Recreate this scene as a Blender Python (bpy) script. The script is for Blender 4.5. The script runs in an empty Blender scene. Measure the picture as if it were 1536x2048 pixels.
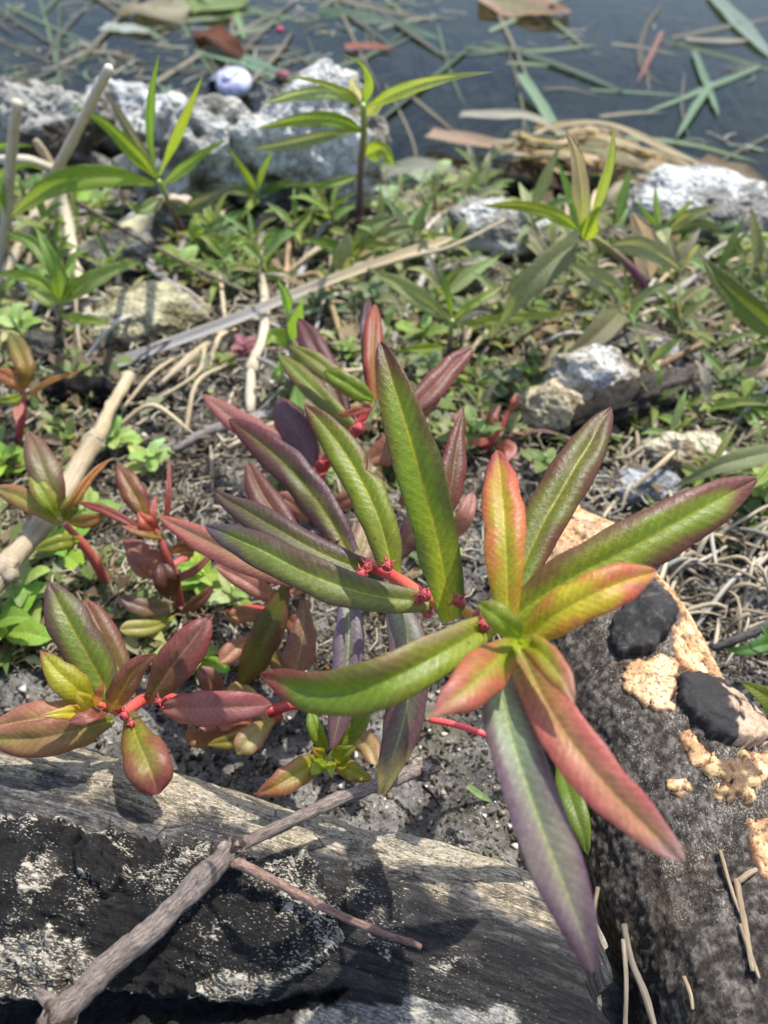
import bpy, math, random
import numpy as np

# ------------------------------------------------------------------ camera, world, sun, exposure
S = bpy.context.scene
COL = S.collection
PITCH = math.radians(46.0)
CH = 0.28
VF = math.radians(65.0)
FPX = 1024 / math.tan(VF / 2)
cam = bpy.data.cameras.new('camera')
camo = bpy.data.objects.new('camera', cam)
COL.objects.link(camo)
camo.location = (0, 0, CH)
camo.rotation_euler = (math.pi / 2 - PITCH, 0, 0)
cam.sensor_fit = 'VERTICAL'
cam.sensor_height = 36.0
cam.lens = 18.0 / math.tan(VF / 2)
cam.clip_start = 0.005
cam.clip_end = 200.0
cam.dof.use_dof = True
cam.dof.focus_distance = 0.225
cam.dof.aperture_fstop = 13.0
S.camera = camo

SUN_AZ, SUN_EL = math.radians(40), math.radians(63)
wd = bpy.data.worlds.new('World')
S.world = wd
wd.use_nodes = True
wn = wd.node_tree
sky = wn.nodes.new('ShaderNodeTexSky')
sky.sky_type = 'NISHITA'
sky.sun_disc = False
sky.sun_elevation = SUN_EL
sky.sun_rotation = SUN_AZ
sky.dust_density = 1.5
bg = wn.nodes['Background']
bg.inputs['Strength'].default_value = 0.15
wn.links.new(sky.outputs[0], bg.inputs[0])
sl = bpy.data.lights.new('sun', 'SUN')
sl.energy = 3.4
sl.angle = math.radians(0.53)
sl.color = (1.0, 0.965, 0.91)
so = bpy.data.objects.new('sun', sl)
COL.objects.link(so)
so.location = (1, 2, 3)
so.rotation_euler = (math.pi / 2 - SUN_EL, 0, math.pi - SUN_AZ)
S.view_settings.view_transform = 'Standard'
S.view_settings.look = 'None'
S.view_settings.exposure = 1.18
S.view_settings.gamma = 1.0
S.view_settings.use_curve_mapping = False
S.render.engine = 'CYCLES'
S.cycles.max_bounces = 8
S.cycles.transparent_max_bounces = 12
S.cycles.caustics_reflective = False
S.cycles.caustics_refractive = False

rnd = random.Random(7)
rng = np.random.default_rng(11)

# ------------------------------------------------------------------ rays of the survey photograph -> points in the place
FW = np.array([0, math.cos(PITCH), -math.sin(PITCH)])
UP = np.array([0, math.sin(PITCH), math.cos(PITCH)])
RT = np.array([1.0, 0, 0])
EYE = np.array([0, 0, CH])


def ray(px, py):
    return RT * (px - 768) + UP * (1024 - py) + FW * FPX


def P(px, py, z=0.0):
    d = ray(px, py)
    return EYE + d * ((z - CH) / d[2])


def pxm(p):
    """metres covered by one photo pixel at point p"""
    return float(np.dot(np.asarray(p) - EYE, FW)) / FPX


# ------------------------------------------------------------------ noise
def _h(ix, iy, iz, s):
    n = (ix.astype(np.int64) * 374761393 + iy.astype(np.int64) * 668265263 + iz.astype(np.int64) * 2147483647 + s * 1274126177) & 0xFFFFFFFF
    n = ((n ^ (n >> 13)) * 1274126177) & 0xFFFFFFFF
    n = (n ^ (n >> 16)) & 0xFFFFFFFF
    n = (n * 2246822519) & 0xFFFFFFFF
    return ((n ^ (n >> 15)) & 0xFFFFFF) / 16777215.0 * 2 - 1


def noise(p, s=0):
    p = np.asarray(p, float)
    f = np.floor(p)
    i = f.astype(np.int64)
    t = p - f
    t = t * t * t * (t * (t * 6 - 15) + 10)
    r = 0
    for dx in (0, 1):
        for dy in (0, 1):
            for dz in (0, 1):
                w = (t[..., 0] if dx else 1 - t[..., 0]) * (t[..., 1] if dy else 1 - t[..., 1]) * (t[..., 2] if dz else 1 - t[..., 2])
                r = r + w * _h(i[..., 0] + dx, i[..., 1] + dy, i[..., 2] + dz, s)
    return r


def fbm(p, o=4, s=0, g=0.5):
    p = np.asarray(p, float)
    r, a = 0, 1.0
    for k in range(o):
        r = r + a * noise(p * (2.03 ** k) + 17.3 * k, s + k)
        a *= g
    return r


def cell(p, s=0):
    """distance to the nearest jittered lattice point"""
    p = np.asarray(p, float)
    i = np.floor(p).astype(np.int64)
    best = np.full(p.shape[:-1], 9.0)
    for dx in (-1, 0, 1):
        for dy in (-1, 0, 1):
            for dz in (-1, 0, 1):
                q = i + np.array([dx, dy, dz])
                c = np.stack([q[..., k] + 0.5 + 0.45 * _h(q[..., 0], q[..., 1], q[..., 2], s + 31 * k) for k in range(3)], -1)
                best = np.minimum(best, ((p - c) ** 2).sum(-1))
    return np.sqrt(best)


def sstep(a, b, x):
    t = np.clip((x - a) / (b - a), 0, 1)
    return t * t * (3 - 2 * t)


def lin(c):
    c = np.asarray(c, float) / 255.0
    return np.where(c <= 0.04045, c / 12.92, ((c + 0.055) / 1.055) ** 2.4)


# ------------------------------------------------------------------ objects
def tag(o, label=None, cat=None, group=None, kind=None):
    if label: o['label'] = label
    if cat: o['category'] = cat
    if group: o['group'] = group
    if kind or cat: o['kind'] = kind or 'thing'
    return o


def thing(name, label, cat, loc, group=None):
    o = bpy.data.objects.new(name, None)
    COL.objects.link(o)
    o.empty_display_size = 0.01
    o.location = [float(v) for v in loc]
    return tag(o, label, cat, group)


def mesh(name, V, F, mat, parent=None, col=None, uv=None, smooth=True, origin=None):
    """one mesh object; V in world metres, F an int array (quads or tris) or a list of faces"""
    V = np.asarray(V, float)
    if parent is not None:
        org = np.array(parent.location) if parent.parent is None else np.array(parent.parent.location) + np.array(parent.location)
    elif origin is not None:
        org = np.asarray(origin, float)
    else:
        org = np.zeros(3)
    W = V - org
    me = bpy.data.meshes.new(name)
    if isinstance(F, np.ndarray):
        k = F.shape[1]
        me.vertices.add(len(W)); me.vertices.foreach_set('co', W.ravel().astype(np.float32))
        me.loops.add(F.size); me.loops.foreach_set('vertex_index', F.ravel().astype(np.int32))
        me.polygons.add(len(F))
        me.polygons.foreach_set('loop_start', np.arange(0, F.size, k, dtype=np.int32))
        me.update(calc_edges=True)
    else:
        me.from_pydata(W.tolist(), [], [list(map(int, f)) for f in F])
        me.update()
    if smooth:
        me.polygons.foreach_set('use_smooth', np.ones(len(me.polygons), bool))
    if col is not None:
        c = np.asarray(col, float)
        if c.ndim == 1: c = np.tile(c, (len(W), 1))
        a = me.color_attributes.new('Col', 'FLOAT_COLOR', 'POINT')
        a.data.foreach_set('color', np.concatenate([c[:, :3], c[:, 3:4] if c.shape[1] > 3 else np.ones((len(W), 1))], 1).ravel().astype(np.float32))
    if uv is not None:
        li = np.empty(len(me.loops), np.int32)
        me.loops.foreach_get('vertex_index', li)
        u = me.uv_layers.new(name='UVMap')
        u.data.foreach_set('uv', np.asarray(uv, float)[li].ravel().astype(np.float32))
    me.materials.append(mat)
    o = bpy.data.objects.new(name, me)
    COL.objects.link(o)
    if parent is not None:
        o.parent = parent
    else:
        o.location = [float(v) for v in org]
    return o


def grid_faces(n, m, wrap=False):
    i, j = np.meshgrid(np.arange(n - 1), np.arange(m if wrap else m - 1), indexing='ij')
    a = i * m + j
    b = i * m + (j + 1) % m
    return np.stack([a, b, b + m, a + m], -1).reshape(-1, 4)


def curve(pts, n):
    """Catmull-Rom through pts, n samples even in arc length"""
    pts = np.asarray(pts, float)
    if len(pts) == 2:
        return pts[0] + (pts[1] - pts[0]) * np.linspace(0, 1, n)[:, None]
    q = np.vstack([2 * pts[0] - pts[1], pts, 2 * pts[-1] - pts[-2]])
    out = []
    for k in range(len(pts) - 1):
        t = np.linspace(0, 1, 24, endpoint=False)[:, None]
        a, b, c, d = q[k], q[k + 1], q[k + 2], q[k + 3]
        out.append(0.5 * (2 * b + (c - a) * t + (2 * a - 5 * b + 4 * c - d) * t * t + (-a + 3 * b - 3 * c + d) * t ** 3))
    out.append(pts[-1:])
    o = np.vstack(out)
    s = np.concatenate([[0], np.cumsum(np.linalg.norm(np.diff(o, axis=0), axis=1))])
    u = np.linspace(0, s[-1], n)
    return np.stack([np.interp(u, s, o[:, k]) for k in range(o.shape[1])], 1)


def ramp(cols, t):
    """cols: list of sRGB tuples spread along t in 0..1 -> linear rgb"""
    L = np.array([lin(c) for c in cols])
    x = np.linspace(0, 1, len(L)) if len(L) > 1 else np.array([0.0])
    return np.stack([np.interp(t, x, L[:, k]) for k in range(3)], -1)


# ------------------------------------------------------------------ materials
def mat_new(name):
    m = bpy.data.materials.new(name)
    m.use_nodes = True
    nt = m.node_tree
    return m, nt, nt.nodes['Principled BSDF']


class NB:
    def __init__(s, nt): s.nt = nt
    def n(s, t, **k):
        nd = s.nt.nodes.new(t)
        for a, b in k.items(): setattr(nd, a, b)
        return nd
    def l(s, a, b): s.nt.links.new(a, b)
    def noise(s, vec, scale, detail=4, rough=0.6):
        nd = s.n('ShaderNodeTexNoise'); nd.inputs['Scale'].default_value = scale
        nd.inputs['Detail'].default_value = detail; nd.inputs['Roughness'].default_value = rough
        if vec is not None: s.l(vec, nd.inputs['Vector'])
        return nd.outputs['Fac']
    def vor(s, vec, scale, feat='F1', out='Distance'):
        nd = s.n('ShaderNodeTexVoronoi', feature=feat); nd.inputs['Scale'].default_value = scale
        if vec is not None: s.l(vec, nd.inputs['Vector'])
        return nd.outputs[out]
    def ramp(s, fac, stops):
        nd = s.n('ShaderNodeValToRGB')
        el = nd.color_ramp.elements
        while len(el) < len(stops): el.new(0.5)
        for e, (p, c) in zip(el, stops):
            e.position = p
            e.color = (c, c, c, 1) if not hasattr(c, '__len__') else (*c, 1)
        s.l(fac, nd.inputs[0])
        return nd.outputs[0]
    def mix(s, fac, a, b, mode='MIX'):
        nd = s.n('ShaderNodeMix', data_type='RGBA', blend_type=mode)
        for sock, v in ((nd.inputs[0], fac), (nd.inputs[6], a), (nd.inputs[7], b)):
            if hasattr(v, 'links'): s.l(v, sock)
            elif hasattr(v, '__len__'): sock.default_value = (*v, 1)
            else: sock.default_value = v
        return nd.outputs[2]
    def math(s, op, a, b=0.0, c=0.0):
        nd = s.n('ShaderNodeMath', operation=op)
        for sock, v in zip(nd.inputs, (a, b, c)):
            if hasattr(v, 'links'): s.l(v, sock)
            else: sock.default_value = v
        return nd.outputs[0]
    def attr(s, name='Col'):
        nd = s.n('ShaderNodeAttribute', attribute_name=name)
        return nd.outputs['Color']
    def obj(s): return s.n('ShaderNodeTexCoord').outputs['Object']
    def geo(s): return s.n('ShaderNodeNewGeometry').outputs['Position']
    def uv(s, sx=1, sy=1):
        tc = s.n('ShaderNodeTexCoord').outputs['UV']
        mp = s.n('ShaderNodeMapping'); mp.inputs['Scale'].default_value = (sx, sy, 1)
        s.l(tc, mp.inputs[0])
        return mp.outputs[0]
    def bump(s, h, strength, dist, prev=None):
        nd = s.n('ShaderNodeBump'); nd.inputs['Strength'].default_value = strength
        nd.inputs['Distance'].default_value = dist
        s.l(h, nd.inputs['Height'])
        if prev is not None: s.l(prev, nd.inputs['Normal'])
        return nd.outputs[0]


def leaf_material(name, rough, trans, spec=0.4, vein=0.25, speck=0.28):
    m, nt, b = mat_new(name); k = NB(nt)
    g = k.geo()
    n1 = k.noise(g, 420, 5, 0.7)
    n2 = k.noise(g, 2600, 2, 0.5)
    c = k.mix(1.0, k.attr(), k.ramp(n1, [(0.25, 0.78), (0.75, 1.18)]), 'MULTIPLY')
    c = k.mix(speck, c, k.mix(1.0, c, k.ramp(n2, [(0.3, 0.45), (0.7, 1.5)]), 'MULTIPLY'))
    nt.links.new(c, b.inputs['Base Color'])
    r = k.math('MULTIPLY_ADD', n1, 0.3, rough - 0.15)
    nt.links.new(r, b.inputs['Roughness'])
    b.inputs['Specular IOR Level'].default_value = spec
    # side veins: slanted bands in the leaf's own (across, along) coordinates
    sx = k.n('ShaderNodeSeparateXYZ'); nt.links.new(k.n('ShaderNodeTexCoord').outputs['UV'], sx.inputs[0])
    au = k.math('ABSOLUTE', sx.outputs[0])
    ph = k.math('ADD', k.math('MULTIPLY', sx.outputs[1], 78), k.math('MULTIPLY', au, -7.0))
    ph = k.math('ADD', ph, k.math('MULTIPLY', n1, 5.0))
    vn = k.math('POWER', k.math('ABSOLUTE', k.math('SINE', ph)), 8.0)
    c = k.mix(k.math('MULTIPLY', vn, 0.36), c, k.mix(1.0, c, (1.5, 1.5, 1.35), 'MULTIPLY'))
    spt = k.math('MULTIPLY', k.ramp(k.vor(g, 210), [(0.07, 1.0), (0.13, 0.0)]), k.ramp(k.noise(g, 75, 2), [(0.54, 0.0), (0.6, 0.75)]))
    c = k.mix(spt, c, k.mix(1.0, c, (0.5, 0.3, 0.25), 'MULTIPLY'))
    nt.links.new(c, b.inputs['Base Color'])
    bp = k.bump(vn, vein * 0.5, 0.0004)
    bp = k.bump(n2, 0.5, 0.0002, bp)
    bp = k.bump(n1, 0.35, 0.0008, bp)
    nt.links.new(bp, b.inputs['Normal'])
    tr = k.n('ShaderNodeBsdfTranslucent')
    tc = k.mix(1.0, c, (1.25, 1.2, 0.7), 'MULTIPLY')
    nt.links.new(tc, tr.inputs[0])
    mx = k.n('ShaderNodeMixShader'); mx.inputs[0].default_value = trans
    out = nt.nodes['Material Output']
    nt.links.new(b.outputs[0], mx.inputs[1]); nt.links.new(tr.outputs[0], mx.inputs[2])
    nt.links.new(mx.outputs[0], out.inputs[0])
    return m


def simple_material(name, rough=0.6, nscale=800, amp=(0.6, 1.35), bump=0.4, bd=0.0005, spec=0.3, stretch=None):
    """colour from the object's own attribute, broken up by two noises"""
    m, nt, b = mat_new(name); k = NB(nt)
    v = k.uv(*stretch) if stretch else k.geo()
    sc = 1 if stretch else nscale
    n1 = k.noise(v, sc, 6, 0.65)
    n2 = k.noise(v, sc * 3.7, 3, 0.6)
    c = k.mix(1.0, k.attr(), k.ramp(n1, [(0.28, amp[0]), (0.72, amp[1])]), 'MULTIPLY')
    c = k.mix(0.6, c, k.mix(1.0, c, k.ramp(n2, [(0.3, amp[0]), (0.7, amp[1])]), 'MULTIPLY'))
    nt.links.new(c, b.inputs['Base Color'])
    b.inputs['Roughness'].default_value = rough
    b.inputs['Specular IOR Level'].default_value = spec
    bp = k.bump(n1, bump, bd)
    bp = k.bump(n2, bump * 0.7, bd * 0.4, bp)
    nt.links.new(bp, b.inputs['Normal'])
    return m


M = {}
M['leaf'] = leaf_material('fleshy_leaf', 0.36, 0.42)
M['thinleaf'] = leaf_material('thin_leaf', 0.5, 0.42, 0.35, 0.5, 0.25)
M['stem'] = simple_material('juicy_stem', 0.4, 900, (0.75, 1.2), 0.2, 0.0003, 0.45)
M['straw'] = simple_material('dry_straw', 0.66, 1, (0.42, 1.12), 0.7, 0.0005, 0.2, (45, 1500))
M['twig'] = simple_material('weathered_twig', 0.82, 1, (0.25, 1.5), 1.0, 0.0009, 0.12, (330, 1500))
M['bud'] = simple_material('red_bud', 0.55, 1500, (0.55, 1.3), 0.5, 0.0003, 0.3)
M['shell'] = simple_material('snail_shell', 0.35, 300, (0.75, 1.15), 0.15, 0.0004, 0.5)
M['deadleaf'] = leaf_material('dead_leaf', 0.7, 0.5, 0.2, 0.6, 0.5)
M['crumb'] = simple_material('soil_crumb', 1.0, 900, (0.6, 1.3), 0.4, 0.0004, 0.05)


def soil_material():
    m, nt, b = mat_new('bank_soil'); k = NB(nt); g = k.geo()
    n0 = k.noise(g, 9, 4, 0.6)
    n1 = k.noise(g, 60, 8, 0.7)
    n2 = k.noise(g, 420, 5, 0.75)
    n3 = k.vor(g, 900)
    c = k.ramp(n1, [(0.3, (0.035, 0.032, 0.028)), (0.46, (0.115, 0.108, 0.096)), (0.66, (0.29, 0.278, 0.25))])
    c = k.mix(k.ramp(n0, [(0.52, 0.0), (0.66, 0.65)]), c, (0.13, 0.125, 0.05))
    c = k.mix(1.0, c, k.ramp(n2, [(0.3, 0.35), (0.7, 1.7)]), 'MULTIPLY')
    c = k.mix(k.ramp(n3, [(0.13, 0.8), (0.2, 0.0)]), c, (0.36, 0.33, 0.28))
    nt.links.new(c, b.inputs['Base Color'])
    b.inputs['Roughness'].default_value = 0.85
    b.inputs['Specular IOR Level'].default_value = 0.25
    bp = k.bump(n1, 0.9, 0.006)
    bp = k.bump(n2, 0.9, 0.002, bp)
    nt.links.new(bp, b.inputs['Normal'])
    return m


def rock_material():
    m, nt, b = mat_new('pitted_limestone'); k = NB(nt); g = k.geo()
    n1 = k.noise(g, 45, 7, 0.65)
    n2 = k.noise(g, 260, 6, 0.75)
    n3 = k.vor(g, 330)
    c = k.mix(1.0, k.attr(), k.ramp(n1, [(0.28, 0.6), (0.45, 0.95), (0.72, 1.12)]), 'MULTIPLY')
    c = k.mix(1.0, c, k.ramp(n2, [(0.32, 0.6), (0.5, 1.02), (0.75, 1.15)]), 'MULTIPLY')
    c = k.mix(k.ramp(n3, [(0.14, 0.8), (0.3, 0.0)]), c, (0.06, 0.056, 0.048))
    gx = k.n('ShaderNodeSeparateXYZ'); nt.links.new(g, gx.inputs[0])
    wet = k.math('ADD', k.math('MULTIPLY', gx.outputs[2], 60.0), k.math('MULTIPLY', n1, 1.6))
    c = k.mix(k.ramp(wet, [(0.15, 0.75), (0.75, 0.0)]), c, (0.055, 0.058, 0.035))
    nt.links.new(c, b.inputs['Base Color'])
    b.inputs['Roughness'].default_value = 0.8
    b.inputs['Specular IOR Level'].default_value = 0.25
    bp = k.bump(n1, 0.6, 0.006)
    bp = k.bump(n2, 0.9, 0.003, bp)
    bp = k.bump(n3, 0.9, 0.003, bp)
    nt.links.new(bp, b.inputs['Normal'])
    return m


def log_material(name, grain=0.8, speck=(0.5, 0.46, 0.38), gs=(230, 1500), cracks=True, rough=0.62, spec=0.35, fl=(800, 1100), lo=0.3, hi=1.6):
    """attribute Col: wood colour; its alpha: how thickly pale flecks lie there"""
    m, nt, b = mat_new(name); k = NB(nt)
    v = k.uv(*gs); w = k.uv(*fl); q = k.uv(1, 1)
    at = k.n('ShaderNodeAttribute', attribute_name='Col')
    A, pale = at.outputs['Color'], at.outputs['Alpha']
    n1 = k.noise(v, 1, 8, 0.75)
    n2 = k.noise(w, 1, 6, 0.75)
    n3 = k.noise(q, 95, 6, 0.65)
    n4 = k.noise(w, 1.9, 3, 0.6)
    n5 = k.noise(w, 0.62, 5, 0.65)
    c = k.mix(grain, A, k.mix(1.0, A, k.ramp(n1, [(0.34, 0.16), (0.5, 0.85), (0.66, 1.9)]), 'MULTIPLY'))
    c = k.mix(1.0, c, k.ramp(n2, [(0.34, lo), (0.66, hi)]), 'MULTIPLY')
    c = k.mix(1.0, c, k.ramp(n3, [(0.3, 0.6), (0.7, 1.35)]), 'MULTIPLY')
    th = k.math('MULTIPLY_ADD', k.math('MINIMUM', pale, 0.95), -0.23, 0.72)
    s1 = k.math('MULTIPLY', k.math('SUBTRACT', n4, th), 16.0)
    s2 = k.math('MULTIPLY', k.math('SUBTRACT', n5, th), 13.0)
    sp = k.math('MAXIMUM', s1, s2); sp.node.use_clamp = True
    c = k.mix(sp, c, k.mix(n2, tuple(x * .3 for x in speck), tuple(x * 1.3 for x in speck)))
    nt.links.new(c, b.inputs['Base Color'])
    b.inputs['Roughness'].default_value = rough
    b.inputs['Specular IOR Level'].default_value = spec
    bp = k.bump(n1, 0.8, 0.0006)
    bp = k.bump(n2, 0.9, 0.0008, bp)
    bp = k.bump(sp, 0.6, 0.0005, bp)
    if cracks:
        cr = k.vor(k.uv(70, 150), 1, 'DISTANCE_TO_EDGE')
        ck = k.math('MULTIPLY', k.ramp(cr, [(0.008, 1.0), (0.03, 0.0)]), k.ramp(n3, [(0.47, 0.0), (0.6, 0.8)]))
        c2 = k.mix(ck, c, (0.012, 0.011, 0.01))
        nt.links.new(c2, b.inputs['Base Color'])
        bp = k.bump(k.math('SUBTRACT', 1.0, ck), 0.6, 0.0006, bp)
    nt.links.new(bp, b.inputs['Normal'])
    return m


def bark_material(name, rough, dark, amount):
    m, nt, b = mat_new(name); k = NB(nt); g = k.geo()
    n1 = k.noise(g, 130, 6, 0.7)
    n2 = k.noise(g, 700, 5, 0.7)
    n3 = k.vor(g, 520)
    c = k.mix(1.0, k.attr(), k.ramp(n1, [(0.3, 0.62), (0.7, 1.25)]), 'MULTIPLY')
    c = k.mix(1.0, c, k.ramp(n2, [(0.3, 0.6), (0.7, 1.3)]), 'MULTIPLY')
    c = k.mix(k.math('MULTIPLY', k.ramp(n2, [(0.34, 1.0), (0.43, 0.0)]), amount), c, dark)
    c = k.mix(k.math('MULTIPLY', k.ramp(n3, [(0.14, 1.0), (0.24, 0.0)]), amount), c, dark)
    nt.links.new(c, b.inputs['Base Color'])
    b.inputs['Roughness'].default_value = rough
    b.inputs['Specular IOR Level'].default_value = 0.3
    bp = k.bump(n1, 0.5, 0.001)
    bp = k.bump(n2, 0.7, 0.0006, bp)
    nt.links.new(bp, b.inputs['Normal'])
    return m


def water_material():
    m, nt, b = mat_new('pond_water'); k = NB(nt); g = k.geo()
    nt.nodes.remove(b)
    out = nt.nodes['Material Output']
    tr = k.n('ShaderNodeBsdfTransparent'); tr.inputs[0].default_value = (0.30, 0.36, 0.35, 1)
    gl = k.n('ShaderNodeBsdfGlossy'); gl.inputs['Roughness'].default_value = 0.03
    gl.inputs['Color'].default_value = (0.40, 0.385, 0.38, 1)
    fr = k.n('ShaderNodeFresnel'); fr.inputs['IOR'].default_value = 1.333
    n1 = k.noise(g, 26, 3, 0.5); n2 = k.noise(g, 120, 2, 0.5)
    bp = k.bump(n1, 0.12, 0.004)
    bp = k.bump(n2, 0.08, 0.0008, bp)
    nt.links.new(bp, gl.inputs['Normal']); nt.links.new(bp, fr.inputs['Normal'])
    mx = k.n('ShaderNodeMixShader')
    nt.links.new(fr.outputs[0], mx.inputs[0]); nt.links.new(tr.outputs[0], mx.inputs[1]); nt.links.new(gl.outputs[0], mx.inputs[2])
    nt.links.new(mx.outputs[0], out.inputs[0])
    return m


M['soil'] = soil_material()
M['rock'] = rock_material()
M['log'] = log_material('rotting_log', 0.9, (0.52, 0.47, 0.37), (170, 1700), True, 0.7, 0.25, (520, 1250), .22, 1.7)
M['log2'] = log_material('crumbling_log', 0.5, (0.40, 0.38, 0.34), (700, 900), False, 0.95, 0.06, (800, 1100), .5, 1.4)
M['bark'] = bark_material('orange_bark', 0.75, (0.05, 0.035, 0.025), 0.8)
M['fungus'] = bark_material('black_crust_fungus', 0.7, (0.008, 0.007, 0.007), 0.3)
M['water'] = water_material()

# ------------------------------------------------------------------ the bank and the pond
WZ = -0.03


def shore_y(x):
    return np.interp(x, [-3, -0.8, -0.42, -0.15, 0.0, 0.2, 0.34, 0.8, 3], [1.4, 1.0, 0.86, 0.70, 0.66, 0.66, 0.64, 0.60, 0.3])


def H(x, y):
    x = np.asarray(x, float); y = np.asarray(y, float)
    d = y - shore_y(x)
    base = np.interp(d, [-6, -0.22, -0.06, 0.0, 0.12, 0.4, 2, 12], [0.05, 0.0, -0.012, -0.032, -0.06, -0.10, -0.14, -0.3])
    p = np.stack([x, y, np.zeros_like(x)], -1)
    return base + 0.006 * fbm(p * 14, 4, 3) + 0.003 * fbm(p * 75, 3, 9)


def G(px, py):
    """ground point seen at a photo pixel"""
    z = 0.0
    for _ in range(7):
        p = P(px, py, z)
        z = float(H(p[0], p[1]))
    return P(px, py, z)


def build_ground():
    xs = np.concatenate([np.linspace(-9, -0.62, 26)[:-1], np.linspace(-0.62, 0.62, 400), np.linspace(0.62, 9, 26)[1:]])
    ys = np.concatenate([np.linspace(-4, -0.02, 20)[:-1], np.linspace(-0.02, 1.0, 340), np.linspace(1.0, 14, 40)[1:]])
    X, Y = np.meshgrid(xs, ys, indexing='ij')
    Z = H(X, Y)
    V = np.stack([X, Y, Z], -1).reshape(-1, 3)
    F = grid_faces(len(xs), len(ys))
    tag(mesh('ground', V, F, M['soil']), 'dark crumbly soil bank sloping down into the pond', None, None, 'structure')
    w = [(-9, 0.3, WZ), (9, 0.3, WZ), (9, 14, WZ), (-9, 14, WZ)]
    tag(mesh('water', w, [(0, 1, 2, 3)], M['water'], smooth=False), 'still dark blue grey pond water', None, None, 'structure')


build_ground()


# ------------------------------------------------------------------ builders: tubes, leaves
def frames(C):
    T = np.gradient(C, axis=0)
    T /= np.linalg.norm(T, axis=1)[:, None] + 1e-12
    N = np.zeros_like(C)
    a = np.array([0, 0, 1.0]) if abs(T[0, 2]) < 0.9 else np.array([0, 1.0, 0])
    for i in range(len(C)):
        a = a - T[i] * np.dot(a, T[i])
        a = a / (np.linalg.norm(a) + 1e-12)
        N[i] = a
    return T, N, np.cross(T, N)


def tube(name, C, R, mat, parent=None, cols=((150, 120, 90),), sides=10, rough=0.0, flat=1.0, origin=None, seed=0, n=None, grain=0.0):
    """round (or flattened) stalk through world points C with radii R (list along it)"""
    C = np.asarray(C, float)
    n = n or max(6, 6 * len(C))
    C = curve(C, n)
    t = np.linspace(0, 1, n)
    R = np.interp(t, np.linspace(0, 1, len(R)), R)
    T, N, B = frames(C)
    a = np.linspace(0, 2 * math.pi, sides, endpoint=False)
    V = C[:, None] + R[:, None, None] * (np.cos(a)[None, :, None] * B[:, None] + flat * np.sin(a)[None, :, None] * N[:, None])
    if rough:
        q = V.reshape(-1, 3) / (R.mean() * 2.2)
        V = V + ((fbm(q, 3, seed) * rough * R.mean()).reshape(n, sides, 1)) * (V - C[:, None]) / R[:, None, None]
    if grain:
        q = np.stack([np.repeat(np.linspace(0, np.linalg.norm(np.diff(C, axis=0), axis=1).sum(), n), sides) * 160, np.tile(np.cos(a), n) * 5, np.tile(np.sin(a), n) * 5], -1)
        V = V + ((fbm(q, 3, seed + 3) * grain * R.mean()).reshape(n, sides, 1)) * (V - C[:, None]) / R[:, None, None]
    V = V.reshape(-1, 3)
    F = [tuple(f) for f in grid_faces(n, sides, True)]
    c0, c1 = len(V), len(V) + 1
    V = np.vstack([V, C[0] - T[0] * R[0] * 0.3, C[-1] + T[-1] * R[-1] * 0.3])
    for j in range(sides):
        F.append((c0, (j + 1) % sides, j))
        F.append((c1, (n - 1) * sides + j, (n - 1) * sides + (j + 1) % sides))
    col = np.vstack([np.repeat(ramp(cols, t), sides, 0), ramp(cols, np.array([0.0, 1.0]))])
    L = np.concatenate([[0], np.cumsum(np.linalg.norm(np.diff(C, axis=0), axis=1))])
    uv = np.vstack([np.stack([np.repeat(L, sides), np.tile(a * R.mean(), n)], 1), [[0, 0], [L[-1], 0]]])
    return mesh(name, V, F, mat, parent, col, uv, True, origin)


PROF = {
    'lance': ([0, .1, .3, .5, .7, .85, .95, 1], [.26, .5, .88, 1, .9, .62, .3, .03]),
    'strap': ([0, .06, .18, .36, .56, .74, .86, .94, .98, 1], [.52, .62, .84, .98, 1, .88, .66, .42, .26, .14]),
    'obov': ([0, .15, .4, .65, .8, .92, .98, 1], [.28, .36, .7, .97, 1, .8, .45, .08]),
    'blade': ([0, .1, .5, .85, 1], [.75, .9, 1, .6, .04]),
    'narrow': ([0, .06, .25, .45, .7, .88, 1], [.16, .3, .9, 1, .66, .3, .02]),
    'ovate': ([0, .08, .3, .55, .8, .94, 1], [.14, .4, 1, .95, .58, .22, .03]),
    'oval': ([0, .06, .25, .5, .78, .94, 1], [.15, .45, .9, 1, .88, .5, .08]),
    'strip': ([0, .03, .5, .97, 1], [.8, 1, 1, .95, .8]),
}
LK = 0.76


def warm(c):
    g = (sstep(.75, 1.25, c[..., 1] / (c[..., 0] + 1e-6)) * sstep(.62, .35, c[..., 2] / (c[..., 1] + 1e-6)))[..., None]
    r = sstep(1.6, 3.2, c[..., 0] / (c[..., 1] + 1e-6))[..., None] * .16
    c = c * (1 - r) + c.mean(-1, keepdims=True) * r
    return c * (1 - g) * [1.0, 1.02, .92] + c * g * [1.12, 1.0, .62]

UH = np.array([-1, -.985, -.93, -.8, -.6, -.38, -.2, -.09, -.04, 0, .04, .09, .2, .38, .6, .8, .93, .985, 1])
UL = np.array([-1, -.6, -.12, 0, .12, .6, 1])


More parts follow.
